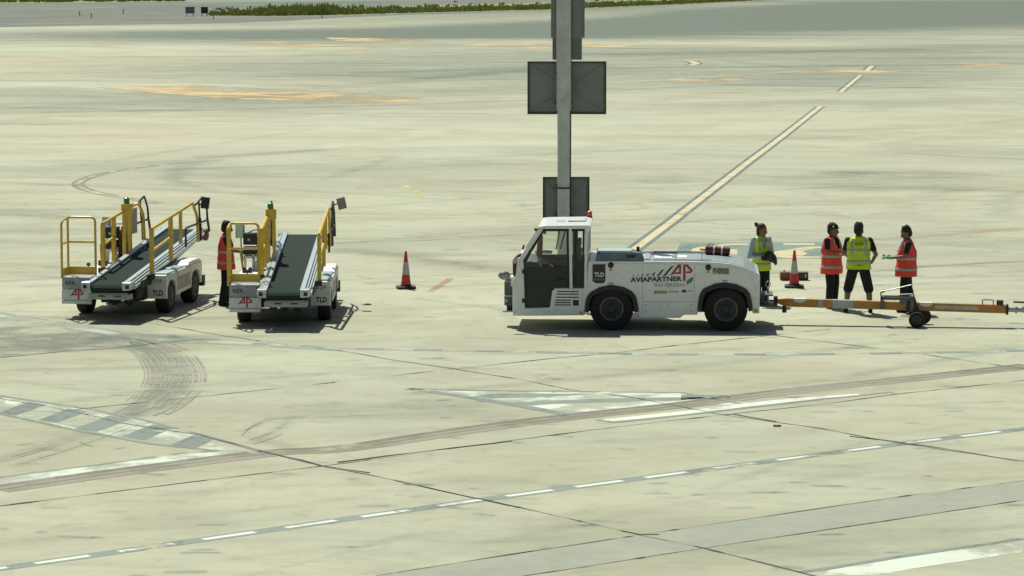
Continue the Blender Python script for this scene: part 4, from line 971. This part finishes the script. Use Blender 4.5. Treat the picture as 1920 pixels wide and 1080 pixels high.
        MB().box((xr - .09, ya - .07, zc(ya) - .08), (xr + .05, ya + .07, zc(ya) + .02)).build('rail_foot', DARKM, L, bevel=.008)
        e = MB()
        e.tube([(xr + s * .05, yd + .05, ztop(yd) - .02), (xr + s * .05, yd + .62, ztop(yd) + .10), (xr + s * .06, yd + .90, ztop(yd) - .16), (xr + s * .06, yd + .95, ztop(yd) - .40), (xr + s * .05, yd - .75, zc(yd) + .40), (xr + s * .05, yd - .75, zc(yd) + .02)], .022, bend=.05)
        e.tube([(xr + s * .05, yd + .30, ztop(yd) + .02), (xr + s * .05, yd + .38, zc(yd) + .45)], .02)
        e.tube([(xr + s * .04, yd + .42, zc(yd) + .5), (xr + s * .04, yd + .46, zc(yd) + .04)], .03)
        e.tube([(xr + s * .06, yd + .92, ztop(yd) - .34), (xr + s * .06, yd + 1.08, zc(yd) + .18)], .026)
        e.build('folding_rail', DARKM, L)
    # mirror on the front right rail
    ma = MB().tube([(.75, 3.9, mz - .06), (mx - .06, 3.75, mz + .0)], .014).build('mirror_arm', DARKM, L)
    mp_ = MB().box((-.085, -.02, -.12), (.085, .02, .12)).build('mirror', mface, ma, bevel=.012); mp_.location = (mx, 3.72, mz); mp_.rotation_euler = (R(8), R(mirror_tilt), R(12))
    # guard frame of the operator's step
    zp = .82; zt = zp + 1.05
    g = MB()
    g.tube([(-.99, .10, zp - .06), (-.99, .10, zt - .02), (-.99, .55, zt + .03), (-.45, .55, zt + .03), (-.45, .55, zp - .04)], .024, bend=.10)
    g.tube([(-.99, .52, zp - .04), (-.99, .52, zt)], .024); g.tube([(-.99, .10, zp + .60), (-.99, .54, zp + .60), (-.45, .56, zp + .60)], .021)
    gf = g.build('guard_frame', YELLOW, L)
    MB().box((-1.01, .10, zp - .03), (-.985, .56, zp + .12)).box((-1.01, .54, zp - .03), (-.43, .565, zp + .12)).build('toe_board', YELLOW, gf)
    MB().box((-.97, .30, zp - .075), (-.44, 3.3, zp - .035)).build('platform', WHITE_DIRTY, L)
    # console
    co = MB().box((-.92, 2.75, zp - .03), (-.89, 3.0, zp + .28)).box((-.76, 2.75, zp - .03), (-.72, 3.0, zp + .28)).box((-.92, 2.75, zp + .2), (-.66, 3.0, zp + .25)).box((-.70, 2.70, zp - .03), (-.66, 3.0, zp + .14))
    con = co.build('console', WHITE_DIRTY, L, bevel=.006)
    MB().box((-.94, 2.80, zp + .27), (-.68, 3.05, zp + .42)).build('battery_box', BLACKP, con, bevel=.01)
    cbx = MB().box((-.94, 2.85, zp + .46), (-.68, 3.05, zp + .69)).tube([(-.85, 2.95, zp + .69), (-.72, 2.95, zp + .75), (-.56, 3.0, zp + .74), (-.56, 3.05, zp + .4)], .012, bend=.05).build('control_box', BLACKP, con, bevel=.008)
    MB().lathe((-.83, 2.848, zp + .56), (0, -1, 0), [(0, .03), (.01, .03), (.012, .001)], 14).build('gauge', GREYP, cbx)
    MB().box((-.68, 2.9, zp + .0), (-.50, 3.1, zp + .62)).build('back_panel', DARKM, con)
    MB().tube([(-.92, 2.55, zp), (-.98, 2.7, zp + .34)], .022).build('lever', YELLOW, con)
    for xx in (-.88, -.76): MB().cyl((xx, 2.3, zp - .03), (xx, 2.3, zp + .07), .035).build('pedal', BLACKP, con)
    MB().cyl((-.70, .9, zp - .04), (-.70, .9, zp + .10), .012).ell((-.70, .9, zp + .13), .040, .040, .040).build('joystick', BLACKP, con, smooth=True)
    a_ = MB().tube([(-.98, 3.3, zp + .1), (-1.02, 3.3, zp + .4), (-1.02, 3.3, zp + .78)], .012).build('mirror_arm', DARKM, L)
    m_ = MB().box((-1.12, 3.27, zp + .56), (-.96, 3.32, zp + .84)).build('mirror', MIRR, a_, bevel=.02)
    MB().box((-1.13, 3.321, zp + .55), (-.95, 3.34, zp + .85)).build('mirror_shell', DARKM, m_, bevel=.02)
    # tall yellow panel with the green beacon
    pn = MB().box((-.46, 2.40, 1.83), (-.26, 2.56, 2.02)).box((-.45, 2.42, .95), (-.38, 2.50, 1.84)).box((-.33, 2.42, 1.02), (-.27, 2.50, 1.84))
    pan = pn.build('beacon_panel', YELLOW, L, bevel=.006)
    MB().box((-.455, 2.75, 1.35), (-.445, 3.5, 1.86)).build('clear_screen', mat('pinkish_screen', (.46, .40, .33), .5), pan)
    MB().lathe((-.37, 2.48, 2.02), (0, 0, 1), [(0, .058), (.02, .06), (.10, .056), (.12, .03)], 18).build('beacon', BEACG, pan, smooth=True)
    MB().lathe((-.40, 3.3, 1.92), (0, 0, 1), [(0, .04), (.03, .055), (.05, .03)], 14).build('work_lamp', YELLOW, pan, smooth=True)
    MB().box((-.47, 2.40, 1.42), (-.45, 2.52, 1.56)).build('warning_label', BEACO, pan)
    return L
make_loader((-4.34, 58.7, 0), 0.0, '629', 'right one of two yellow railed belt loaders, with a worker standing at its side', -14, MIRB, .95, 2.03)
make_loader((-7.70, 60.0, 0), R(-9.0), '659', 'leftmost belt loader, white with yellow rails, angled to the right, nobody beside it', 8, DARKM, .92, 1.95)

# ------------------------------------------------------------------ sign post behind the tug
sp = gp(1057, 566)
post = empty('sign_post', (sp.x, sp.y, 0)); tag(post, 'tall grey metal post behind the tug cab carrying dark sign boards seen from behind', 'sign post')
s_ = F / sp.y
Zp = lambda y_: H - (y_ - YH) / s_
Xp = lambda x: (x - 1057) / s_
MB().cyl((0, 0, 0), (0, 0, Zp(205)), .122, .128, 24).cyl((0, 0, Zp(205)), (0, 0, 8.3), .150, .150, 24).build('pole', POLE, post, smooth=True)
MB().cyl((0, 0, 0), (0, 0, .04), .25).cyl((0, 0, Zp(352)), (0, 0, Zp(349)), .135).build('collar', DARKM, post)
for yy in (135, 190, 345, 405):
    MB().box((-.17, -.02, Zp(yy) - .03), (.17, .17, Zp(yy) + .03)).build('clamp', SIGNRIM, post, bevel=.006)
MB().tube([(.135, -.02, .1), (.137, -.02, 2.5), (.142, -.03, 4.6), (.165, -.03, 7.9)], .012).build('cable', DARKM, post)
def board(x0, y0, x1, y1, name='sign_board', d=.16):
    a, b_, c, e = Xp(x0), Xp(x1), Zp(y1), Zp(y0)
    o = MB().box((a, d, c), (b_, d + .03, e)).build(name, SIGNBACK, post)
    r_ = MB(); t = .025
    r_.box((a, d - .035, c), (a + t, d, e)); r_.box((b_ - t, d - .035, c), (b_, d, e)); r_.box((a + t, d - .035, e - t), (b_ - t, d, e)); r_.box((a + t, d - .035, c), (b_ - t, d, c + t))
    r_.build('rim', SIGNRIM, o)
    q = MB(); k = .012
    for p, p2 in (((a + .04, c + .04), (b_ - .04, e - .04)), ((a + .04, e - .04), (b_ - .04, c + .04))):
        bar(q, p, p2, d - .010, d - .0005, .02)
    q.build('brace', SIGNBACK, o)
    m_ = .06
    MB().box((a + m_, d - .004, c + m_), (b_ - m_, d - .001, e - m_)).build('back_panel', mat('sign_back_light', (.225, .25, .228), .7, .1, .1, 2), o)
    return o
board(989, 114, 1137, 213); board(1018, 331, 1106, 425)
MB().box((Xp(1036), .10, Zp(111)), (Xp(1091), .34, Zp(40))).build('lower_box', SIGNBACK, post, bevel=.01)
ub = MB().box((Xp(1033), .08, Zp(70)), (Xp(1096), .36, 7.6)).build('upper_box', mat('box_grey', (.21, .24, .225), .6), post, bevel=.01)
MB().box((Xp(1069), .03, Zp(68)), (Xp(1090), .08, 7.5)).build('box_door', mat('box_grey', (.1, .1, .1)), ub, bevel=.005)

# ------------------------------------------------------------------ traffic cones
def cone(loc, label, rz=0):
    c = empty('traffic_cone', loc, rz); tag(c, label, 'traffic cone', 'traffic cones on the apron')
    MB().prism([(-.20, -.14), (-.14, -.20), (.14, -.20), (.20, -.14), (.20, .14), (.14, .20), (-.14, .20), (-.20, .14)], 'z', 0, .055).cyl((0, 0, .05), (0, 0, .085), .125, .11).build('base', BLACKP, c, bevel=.008)
    r = lambda z: .105 - (z - .06) * (.105 - .022) / .73
    co = MB().lathe((0, 0, 0), (0, 0, 1), [(.06, .108), (.30, r(.30)), (.56, r(.56)), (.765, r(.765)), (.785, .018), (.79, .006)], 28).build('cone', CONER, c, smooth=True)
    MB().lathe((0, 0, 0), (0, 0, 1), [(.30, r(.30) + .001), (.302, r(.30) + .004), (.558, r(.558) + .004), (.56, r(.56) + .001)], 28).build('reflective_sleeve', CONEW, co, smooth=True)
    return c
g = gp(760, 541); cone((g.x, g.y, 0), 'red and white traffic cone standing alone between the belt loaders and the tug', R(8))
g = gp(1492, 539); cone((g.x, g.y, 0), 'red and white traffic cone behind the tow bar, in front of the brown case', R(-5))

# brown-red case behind the second cone
g = gp(1466, 526)
cs = empty('equipment_case', (g.x, g.y, 0)); tag(cs, 'low long red brown case lying on the apron behind the right hand cone', 'case')
MB().box((0, 0, .01), (.34, .2, .15)).build('body', mat('rust_red', (.26, .075, .035), .6, 0, .2, 8, dirt=.3), cs, bevel=.012)
MB().box((-.005, -.005, .152), (.345, .205, .185)).build('lid', mat('case_lid', (.34, .17, .10), .6, 0, .2, 8, dirt=.3), cs, bevel=.01)
MB().box((.345, .02, .01), (.60, .2, .175)).build('end_box', mat('dark_brown', (.10, .05, .03), .6, 0, .2, 8), cs, bevel=.012)
MB().cyl((.09, .1, .18), (.09, .1, .215), .018).build('knob', BLACKP, cs)
MB().ell((.54, .015, .10), .015, .01, .035).build('latch', WHITEL, cs)

# ------------------------------------------------------------------ far taxiway signs and edge lights
def tsign(x0, x1, yt, yb, m, label):
    g = gp((x0 + x1) / 2, yb); s = F / g.y; w_ = (x1 - x0) / s; h_ = (yb - yt) / s
    t = empty('taxiway_sign', (g.x, g.y, 0)); tag(t, label, 'sign', 'signs beside the far taxiway')
    bd = MB().box((-w_ / 2, -.08, h_ * .32), (w_ / 2, .08, h_)).build('board', m, t, bevel=.02)
    MB().box((-w_ / 2 - .02, -.10, h_ * .97), (w_ / 2 + .02, .10, h_ * 1.03)).build('cap', DARKM, bd)
    for s_2 in (-1, 1): MB().cyl((s_2 * w_ * .34, 0, 0), (s_2 * w_ * .34, 0, h_ * .34), .04, seg=8).build('leg', MIDM, t)
tsign(350, 367, 12.5, 29.5, mat('pale_blue_board', (.20, .25, .27), .6), 'pale blue grey sign board on two legs by the far taxiway')
tsign(379, 392, 12.5, 29.5, mat('dark_green_board', (.025, .04, .03), .6), 'dark green square sign board at the left end of the grass strip')
for x, y_, lb in ((152, 28, 'leftmost small taxiway edge light'), (174, 32, 'small taxiway edge light second from left'), (234, 24, 'small taxiway edge light standing farther back than its neighbours'), (402, 34, 'small taxiway edge light right of the dark green sign'), (605, 32, 'rightmost small taxiway edge light, in front of the tall grass')):
    g = gp(x, y_); t = empty('edge_light', (g.x, g.y, 0)); tag(t, lb, 'edge light', 'taxiway edge lights')
    MB().cyl((0, 0, 0), (0, 0, .34), .045, .035, 10).cyl((0, 0, 0), (0, 0, .05), .12, .10, 12).build('stem', DARKM, t)
    MB().lathe((0, 0, .34), (0, 0, 1), [(0, .06), (.02, .08), (.10, .07), (.13, .03)], 12).build('lens', mat('edge_lens', (.05, .07, .10), .3), t)

# ------------------------------------------------------------------ people
def remesh(mb, name, m, parent=None, vox=.010, smooth_it=2):
    o = mb.build(name, m)
    md = o.modifiers.new('r', 'REMESH'); md.mode = 'VOXEL'; md.voxel_size = vox; md.use_smooth_shade = True
    if smooth_it:
        s = o.modifiers.new('s', 'SMOOTH'); s.iterations = smooth_it; s.factor = .5
    dg = bpy.context.evaluated_depsgraph_get(); me = bpy.data.meshes.new_from_object(o.evaluated_get(dg))
    o.modifiers.clear(); old = o.data; o.data = me; bpy.data.meshes.remove(old); me.name = name
    me.polygons.foreach_set('use_smooth', [True] * len(me.polygons))
    if parent: o.parent = parent
    return o
def hand(mb, wrist, d, side, curl=.6, s=1.0):
    """palm, four fingers and thumb; d = pointing direction, side = direction of the thumb"""
    w_ = Vector(wrist); d = Vector(d).normalized(); t = (Vector(side) - d * Vector(side).dot(d)).normalized(); n = d.cross(t)
    for k in (-1, 0, 1): mb.capsule(w_ + t * k * .018 * s, .018 * s, w_ + d * .085 * s + t * k * .026 * s, .016 * s, 10, 3)
    for k, l in ((-1.5, .058), (-.5, .070), (.5, .075), (1.5, .068)):
        b0 = w_ + d * .088 * s + t * k * .020 * s; m0 = b0 + (d * math.cos(curl * .5) + n * math.sin(curl * .5)) * l * .5 * s
        e0 = m0 + (d * math.cos(curl * 1.4) + n * math.sin(curl * 1.4)) * l * .5 * s
        mb.capsule(b0, .0095 * s, m0, .009 * s, 8, 3); mb.capsule(m0, .009 * s, e0, .0075 * s, 8, 3)
    a = w_ + d * .025 * s + t * .025 * s; b_ = a + (d * .6 + t * .7 + n * .2).normalized() * .04 * s; c = b_ + (d * .9 + t * .2 + n * .3).normalized() * .032 * s
    mb.capsule(a, .012 * s, b_, .0105 * s, 8, 3); mb.capsule(b_, .0105 * s, c, .0085 * s, 8, 3)
def loft(rings, m, name, parent, seg=36, vneck=None, open_ends=True, thick=.006):
    vs = []; fs = []
    for (z, cx, cy, rx, ry) in rings:
        for i in range(seg):
            a = 2 * math.pi * i / seg; c, s = math.cos(a), math.sin(a)
            e = .80
            vs.append((cx + rx * math.copysign(abs(c) ** e, c), cy + ry * math.copysign(abs(s) ** e, s), z))
    for j in range(len(rings) - 1):
        for i in range(seg):
            k = (i + 1) % seg
            if vneck:
                a = 2 * math.pi * (i + .5) / seg; zm = (rings[j][0] + rings[j + 1][0]) / 2
                if zm > vneck[0] and abs(a - math.pi / 2) < vneck[1] * (zm - vneck[0]) / (rings[-1][0] - vneck[0]) + .03: continue
            fs.append((j * seg + i, j * seg + k, (j + 1) * seg + k, (j + 1) * seg + i))
    b = MB().add(vs, fs); o = b.build(name, m, parent, smooth=True)
    md = o.modifiers.new('t', 'SOLIDIFY'); md.thickness = thick; md.offset = -1
    return o
def person(loc, rz, label, Ht, skin, armR, armL, footR, footL, vest, trouser, head_yaw=0, head_pitch=0, hair='short', shirt=BLKC, shorts=False, glove=None, band=True, vest_hem=.78, lean=0, cap=False, build=1.0, sleeve_long=False, vdeep=1.0, vw=.75, kneeR=None, kneeL=None):
    k = Ht / 1.75
    V = lambda p: Vector(p) * k
    body = MB()
    hipR, hipL = V((.095, 0, .92)), V((-.095, 0, .92))
    fR, fL = V(footR), V(footL)
    kR = V(kneeR) if kneeR else (hipR + fR) / 2 + V((.0, .03, .04)); kL = V(kneeL) if kneeL else (hipL + fL) / 2 + V((0, .03, .04))
    sh = lean
    chest = V((0, sh * .6, 1.27)); neck = V((0, sh, 1.47)); hc = V((0, sh + .025, 1.600))
    shR, shL = V((.185 * build, sh, 1.405)), V((-.185 * build, sh, 1.405))
    for s in (-1, 1):
        body.capsule(V((s * .075, 0, .93)), .105 * k * build, V((s * .075, sh * .3, 1.10)), .095 * k * build)
        body.capsule(V((s * .075, sh * .3, 1.10)), .095 * k * build, V((s * .085, sh * .7, 1.30)), .105 * k * build)
        body.capsule(V((s * .05, sh * .7, 1.36)), .085 * k, V((s * .15 * build, sh, 1.395)), .060 * k)
    body.capsule(V((0, sh, 1.38)), .075 * k, V((0, sh + .01, 1.53)), .052 * k)
    def leg(h, kn, f):
        body.capsule(h, .092 * k, kn, .062 * k); body.capsule(kn, .060 * k, kn + (f - kn) * .35, .060 * k); body.capsule(kn + (f - kn) * .35, .060 * k, f + Vector((0, 0, .08 * k)), .038 * k)
        body.capsule(f + V((0, -.03, .045)), .035 * k, f + V((0, .13, .035)), .030 * k)
    leg(hipR, kR, fR); leg(hipL, kL, fL)
    def arm(s_, e, w_, side):
        body.capsule(s_, .058 * k, e, .042 * k); body.capsule(e, .043 * k, w_, .027 * k)
    eR, wR = V(armR[0]), V(armR[1]); eL, wL = V(armL[0]), V(armL[1])
    arm(shR, eR, wR, 1); arm(shL, eL, wL, -1)
    hands = MB() if glove else body
    for w_, e, dh, sd in ((wR, eR, armR[2], armR[3]), (wL, eL, armL[2], armL[3])):
        hand(hands, w_, dh, sd, .5 if glove else .7, k * (1.30 if glove else 1.05))
    # head
    hm = Matrix.Translation(hc) @ Matrix.Rotation(R(head_yaw), 4, 'Z') @ Matrix.Rotation(R(head_pitch), 4, 'X')
    hs = 1.10; hd_ = MB(); hd_.ell((0, 0, .03), .076, .095, .105); hd_.ell((0, .012, -.04), .062, .078, .085); hd_.capsule((0, .055, -.085), .035, (0, .06, -.09), .034)
    hd_.capsule((0, .095, .01), .010, (0, .108, -.022), .016); hd_.ell((0, .085, -.055), .025, .014, .010)
    for s in (-1, 1):
        hd_.ell((s * .078, -.008, -.005), .010, .020, .030); hd_.ell((s * .030, .084, .022), .020, .010, .007); hd_.ell((s * .045, .065, -.02), .022, .022, .022)
    o0 = len(body.v); hv = [hm @ (Vector(v) * k * hs) for v in hd_.v]; body.add(hv, hd_.f)
    per = remesh(body, 'person', skin, None, .009)
    per.location = loc; per.rotation_euler = (0, 0, rz); tag(per, label, 'person')
    def headpart(mb, name, m, vox=None):
        mb.v = [tuple(hm @ (Vector(v) * k * hs)) for v in mb.v]
        return remesh(mb, name, m, per, vox, 1) if vox else mb.build(name, m, per, smooth=True)
    for s in (-1, 1): headpart(MB().ell((s * .030, .0885, .008), .011, .006, .006, 10, 6), 'eye', BLACKP)
    headpart(MB().ell((0, .0975, -.056), .022, .005, .0045, 10, 6), 'mouth', mat('lips', (.20, .07, .055), .6))
    hr = MB(); hmat = HAIRB if hair == 'bun' else HAIR
    hr.ell((0, -.018, .050), .084, .096, .098); hr.ell((0, -.045, .0), .078, .066, .085)
    if hair == 'bun':
        hr.ell((0, -.05, -.03), .07, .055, .10); hr.ell((.0, -.115, .085), .045, .052, .046); hr.ell((.01, -.14, .11), .03, .035, .03)
    else:
        for q in range(26):
            a = q * 2.4; z = .06 + .075 * (q / 26); rr_ = .075 * math.sqrt(max(.05, 1 - ((z - .03) / .12) ** 2))
            hr.ell((math.cos(a) * rr_, -.02 + math.sin(a) * rr_, z + .01), .02, .02, .02, 8, 5)
    # keep the face free
    hr.v = [(x, min(y_, .055 + max(0, z - .05) * .5), z) for x, y_, z in hr.v]
    headpart(hr, 'hair', hmat, .009)
    if hair == 'beard' : headpart(MB().ell((0, .03, -.075), .062, .066, .05), 'beard', HAIR, .009)
    if cap:
        cp = MB(); cp.ell((0, -.01, .075), .092, .105, .075); cp.v = [(x, y_, max(z, .055)) for x, y_, z in cp.v]; cp.capsule((-.045, .09, .060), .012, (.045, .09, .060), .012)
        cp.box((-.055, .05, .052), (.055, .112, .066))
        co_ = headpart(cp, 'cap', BLKC, .008)
        if cap == 'badge': headpart(MB().ell((.088, .02, .085), .008, .016, .014, 10, 6), 'badge', WHITEL)
    # clothes
    sm = MB()
    for s in (-1, 1):
        sm.capsule(V((s * .078, sh * .2, 1.0)), .108 * k * build, V((s * .088, sh * .7, 1.30)), .112 * k * build); sm.capsule(V((s * .05, sh * .7, 1.36)), .092 * k, V((s * .15 * build, sh, 1.398)), .068 * k)
    sm.capsule(V((0, sh, 1.36)), .085 * k, V((0, sh + .005, 1.475)), .066 * k)
    fr_ = 1.0 if sleeve_long else .62
    for s_, e, w_ in ((shR, eR, wR), (shL, eL, wL)):
        sm.capsule(s_, .070 * k, s_ + (e - s_) * fr_, .060 * k)
        if sleeve_long: sm.capsule(e, .054 * k, e + (w_ - e) * .93, .040 * k)
    remesh(sm, 'shirt', shirt, per, .012)
    tr = MB()
    for s in (-1, 1): tr.capsule(V((s * .075, 0, .90)), .112 * k * build, V((s * .075, 0, 1.02)), .105 * k * build)
    for h_, kn, f in ((hipR, kR, fR), (hipL, kL, fL)):
        if shorts:
            tr.capsule(h_ - V((0, 0, .03)), .112 * k, kn + (f - kn) * .08, .095 * k)
        else:
            tr.capsule(h_, .116 * k, kn, .090 * k); tr.capsule(kn, .090 * k, f + V((0, 0, .13)), .074 * k); tr.capsule(f + V((0, 0, .14)), .074 * k, f + V((0, .01, .10)), .077 * k)
    remesh(tr, 'shorts' if shorts else 'trousers', trouser, per, .012)
    for f in (fR, fL):
        b_ = MB(); b_.capsule(f + V((0, -.045, .045)), .045 * k, f + V((0, .12, .038)), .040 * k); b_.capsule(f + V((0, -.03, .05)), .045 * k, f + V((0, -.03, .11)), .048 * k)
        b_.v = [(x, y_, max(z, f.z + .002)) for x, y_, z in b_.v]
        remesh(b_, 'shoe', BLKC, per, .009)
    if glove:
        half = len(hands.v) // 2; nf_ = len(hands.f) // 2
        for a0, v_, f_ in ((0, hands.v[:half], hands.f[:nf_]), (1, hands.v[half:], [tuple(i - half for i in q) for q in hands.f[nf_:]])):
            remesh(MB().add(v_, f_), 'glove', glove, per, .006, 1)
    # vest
    bw = build
    vd = vdeep
    R0 = [(vest_hem, 0, 0.005, .222 * bw, .168 * vd), (.86, 0, 0.005, .214 * bw, .162 * vd), (.95, 0, .0, .206 * bw, .156 * vd), (1.05, 0, sh * .2, .198 * bw, .148 * vd), (1.15, 0, sh * .4, .196 * bw, .145 * vd), (1.25, 0, sh * .6, .202 * bw, .146 * vd), (1.33, 0, sh * .8, .208 * bw, .140), (1.39, 0, sh, .205 * bw, .125), (1.44, 0, sh, .168 * bw, .105), (1.475, 0, sh, .105 * bw, .082), (1.492, 0, sh, .082, .070)]
    Rk = [(z * k, cx * k, cy * k, rx * k, ry * k) for z, cx, cy, rx, ry in R0]
    # finer rings
    RR = []
    for a_, b_ in zip(Rk, Rk[1:]):
        for q in range(3): RR.append(tuple(a_[i] + (b_[i] - a_[i]) * q / 3 for i in range(5)))
    RR.append(Rk[-1])
    rn = random.Random(int(abs(loc[0]) * 100))
    RR = [(z, cx + rn.uniform(-.003, .003), cy + rn.uniform(-.003, .003), rx * rn.uniform(.985, 1.015), ry * rn.uniform(.97, 1.03)) for z, cx, cy, rx, ry in RR]
    vo = loft(RR, vest, 'vest', per, vneck=(1.20 * k, vw))
    def ringat(z):
        for a_, b_ in zip(RR, RR[1:]):
            if a_[0] <= z <= b_[0]:
                t = (z - a_[0]) / (b_[0] - a_[0]); return [a_[i] + (b_[i] - a_[i]) * t for i in range(5)]
        return list(RR[0])
    for zb in ((vest_hem + .12), (vest_hem + .34)):
        rg_ = [ringat((zb + q * .0125) * k) for q in range(5)]
        loft([((zb + q * .0125) * k, r_[1], r_[2], r_[3] * 1.0 + .006, r_[4] + .006) for q, r_ in enumerate(rg_)], REFL, 'reflective_band', vo, thick=.004)
    # shoulder straps following the vest surface
    for s in (-1, 1):
        st = MB(); pts = []
        for front in (1, -1):
            for z in ([1.14, 1.2, 1.28, 1.35, 1.41, 1.45] if front > 0 else [1.45, 1.41, 1.35, 1.28, 1.2, 1.14]):
                r_ = ringat(z * k); xx = .115 * k * bw; c = min(.999, xx / r_[3]) ** (1 / .8); sn = math.sqrt(max(0, 1 - c * c)) ** .8
                pts.append(Vector((r_[1] + s * xx, r_[2] + front * (r_[4] * sn + .006), z * k)))
        vs_ = []; 
        for p in pts: vs_ += [p + Vector((-.022 * k, 0, 0)), p + Vector((.022 * k, 0, 0))]
        o = MB().add(vs_, [(2 * i, 2 * i + 1, 2 * i + 3, 2 * i + 2) for i in range(len(pts) - 1)]).build('reflective_strap', REFL, vo)
        md = o.modifiers.new('t', 'SOLIDIFY'); md.thickness = .004; md.offset = 0
    if vest is YELV and hair != 'bun':
        for z, w_ in ((1.36, .17), (1.325, .15), (.93, .09)):
            r_ = ringat(z * k); MB().box((-w_ / 2 * k, r_[2] - r_[4] - .010, z * k), (w_ / 2 * k, r_[2] - r_[4] * .96, (z + .016) * k)).build('back_print', mat('print_green', (.16, .24, .04), .8), vo)
    return per
fwd = (0, 1, 0)
# man at the left side of the second loader, facing right
g = gp(421, 573)
person((g.x, g.y, 0), R(-85), 'worker in red vest and black trousers operating the belt loader at its left side', 1.68, SKIN2,
       ((.24, .10, 1.17), (.14, .36, 1.12), (-.2, 1, .1), (-1, 0, .3)), ((-.23, .12, 1.16), (-.12, .38, 1.18), (.1, 1, .1), (1, 0, .3)), (.10, -.08, 0), (-.10, .06, 0), REDV, BLKC, head_pitch=-8, vest_hem=.76, vdeep=1.15)
# woman with ponytail behind the tug
g = gp(1429, 571)
w1 = person((g.x, g.y, 0), R(-152), 'worker in yellow vest with pale sleeves and tied up hair, behind the tug', 1.62, SKIN,
       ((.31, .02, 1.05), (.16, .24, 1.06), (-1, .2, .1), (0, .3, 1)), ((-.24, .05, 1.10), (-.02, .26, 1.04), (1, .1, 0), (0, .2, 1)), (.09, 0, 0), (-.09, .04, 0), YELV, BLKC, head_yaw=38, head_pitch=-10, hair='bun', shirt=BLUEC, sleeve_long=True, vest_hem=.74, build=1.02, vw=.42)
# dark bag she holds
bg_ = MB(); mtx = Matrix.Translation(w1.location) @ Matrix.Rotation(R(-152), 4, 'Z')
for q in ((-.02, .26, 1.00, .11, .06, .10), (-.10, .25, .95, .10, .055, .09), (.06, .25, .95, .09, .05, .06), (-.17, .22, .90, .07, .04, .07), (-.22, .20, .84, .035, .03, .05)):
    bg_.ell(q[:3], *q[3:])
bo = remesh(bg_, 'dark_bag', mat('charcoal_cloth', (.028, .033, .036), .85, 0, .3, 9, bump=.5), None, .012)
bo.location = w1.location; bo.rotation_euler = (0, 0, R(-152)); tag(bo, 'dark charcoal soft bag held at the waist by the worker behind the tug', 'bag')
# man with black cap, red vest
g = gp(1562, 578)
person((g.x, g.y, 0), R(-122), 'worker in red vest and black cap standing left of the man in the yellow vest', 1.68, SKIN2,
       ((.25, .03, 1.18), (.07, .25, 1.16), (-.9, .4, 0), (0, .2, 1)), ((-.25, .10, 1.17), (-.16, .32, 1.05), (.1, 1, -.5), (1, 0, .3)), (.10, 0, 0), (-.10, .02, 0), REDV, BLKC, head_yaw=12, head_pitch=-4, cap='badge', hair='short', vest_hem=.72, build=1.12, vdeep=1.25, vw=.5)
# man in yellow vest from behind, shorts
g = gp(1613, 587)
person((g.x, g.y, 0), R(-4), 'worker in yellow vest and black shorts seen from behind, standing with legs apart', 1.76, SKIN2,
       ((.33, -.03, 1.14), (.26, .08, .98), (-.6, .6, -.3), (0, 1, .6)), ((-.28, .06, 1.15), (-.30, .32, 1.10), (-.3, 1, 0), (1, 0, .3)), (.235, 0.0, 0), (-.235, .08, 0), YELV, BLKC, head_yaw=-25, head_pitch=-6, shorts=True, vest_hem=.86, build=1.14, kneeR=(.20, .03, .50), kneeL=(-.19, .08, .50))
# man on the right, facing left with gloves
g = gp(1703, 586)
GLV = mat('green_gloves', (.03, .14, .07), .7, 0, .3, 40, col2=(.10, .26, .16))
person((g.x, g.y, 0), R(88), 'worker in red vest facing left with green gloves held out in front', 1.69, SKIN2,
       ((.22, .02, 1.16), (.13, .27, 1.10), (-.1, 1, .05), (-1, 0, .4)), ((-.22, .05, 1.15), (-.13, .30, 1.12), (.1, 1, .1), (1, 0, .4)), (.09, -.16, 0), (-.09, .04, 0), REDV, BLKC, head_pitch=-22, hair='short', glove=GLV, vest_hem=.74, lean=-.02, vdeep=1.35, build=1.1)

# small debris on the apron
for (x, y_, w_, lb) in ((1462, 804, .07, 'small dark stone on the concrete right of the triangle marking'), (686, 572, .10, 'small dark scrap lying between the belt loader and the cone')):
    g = gp(x, y_); b = MB().ell((0, 0, .008), w_, w_ * .5, .018, 10, 6); rn = random.Random(x)
    b.v = [(a * rn.uniform(.7, 1.2), c * rn.uniform(.7, 1.2), max(0, z)) for a, c, z in b.v]
    o = b.build('debris', DARKM); o.location = (g.x, g.y, 0.004); tag(o, lb, 'debris')
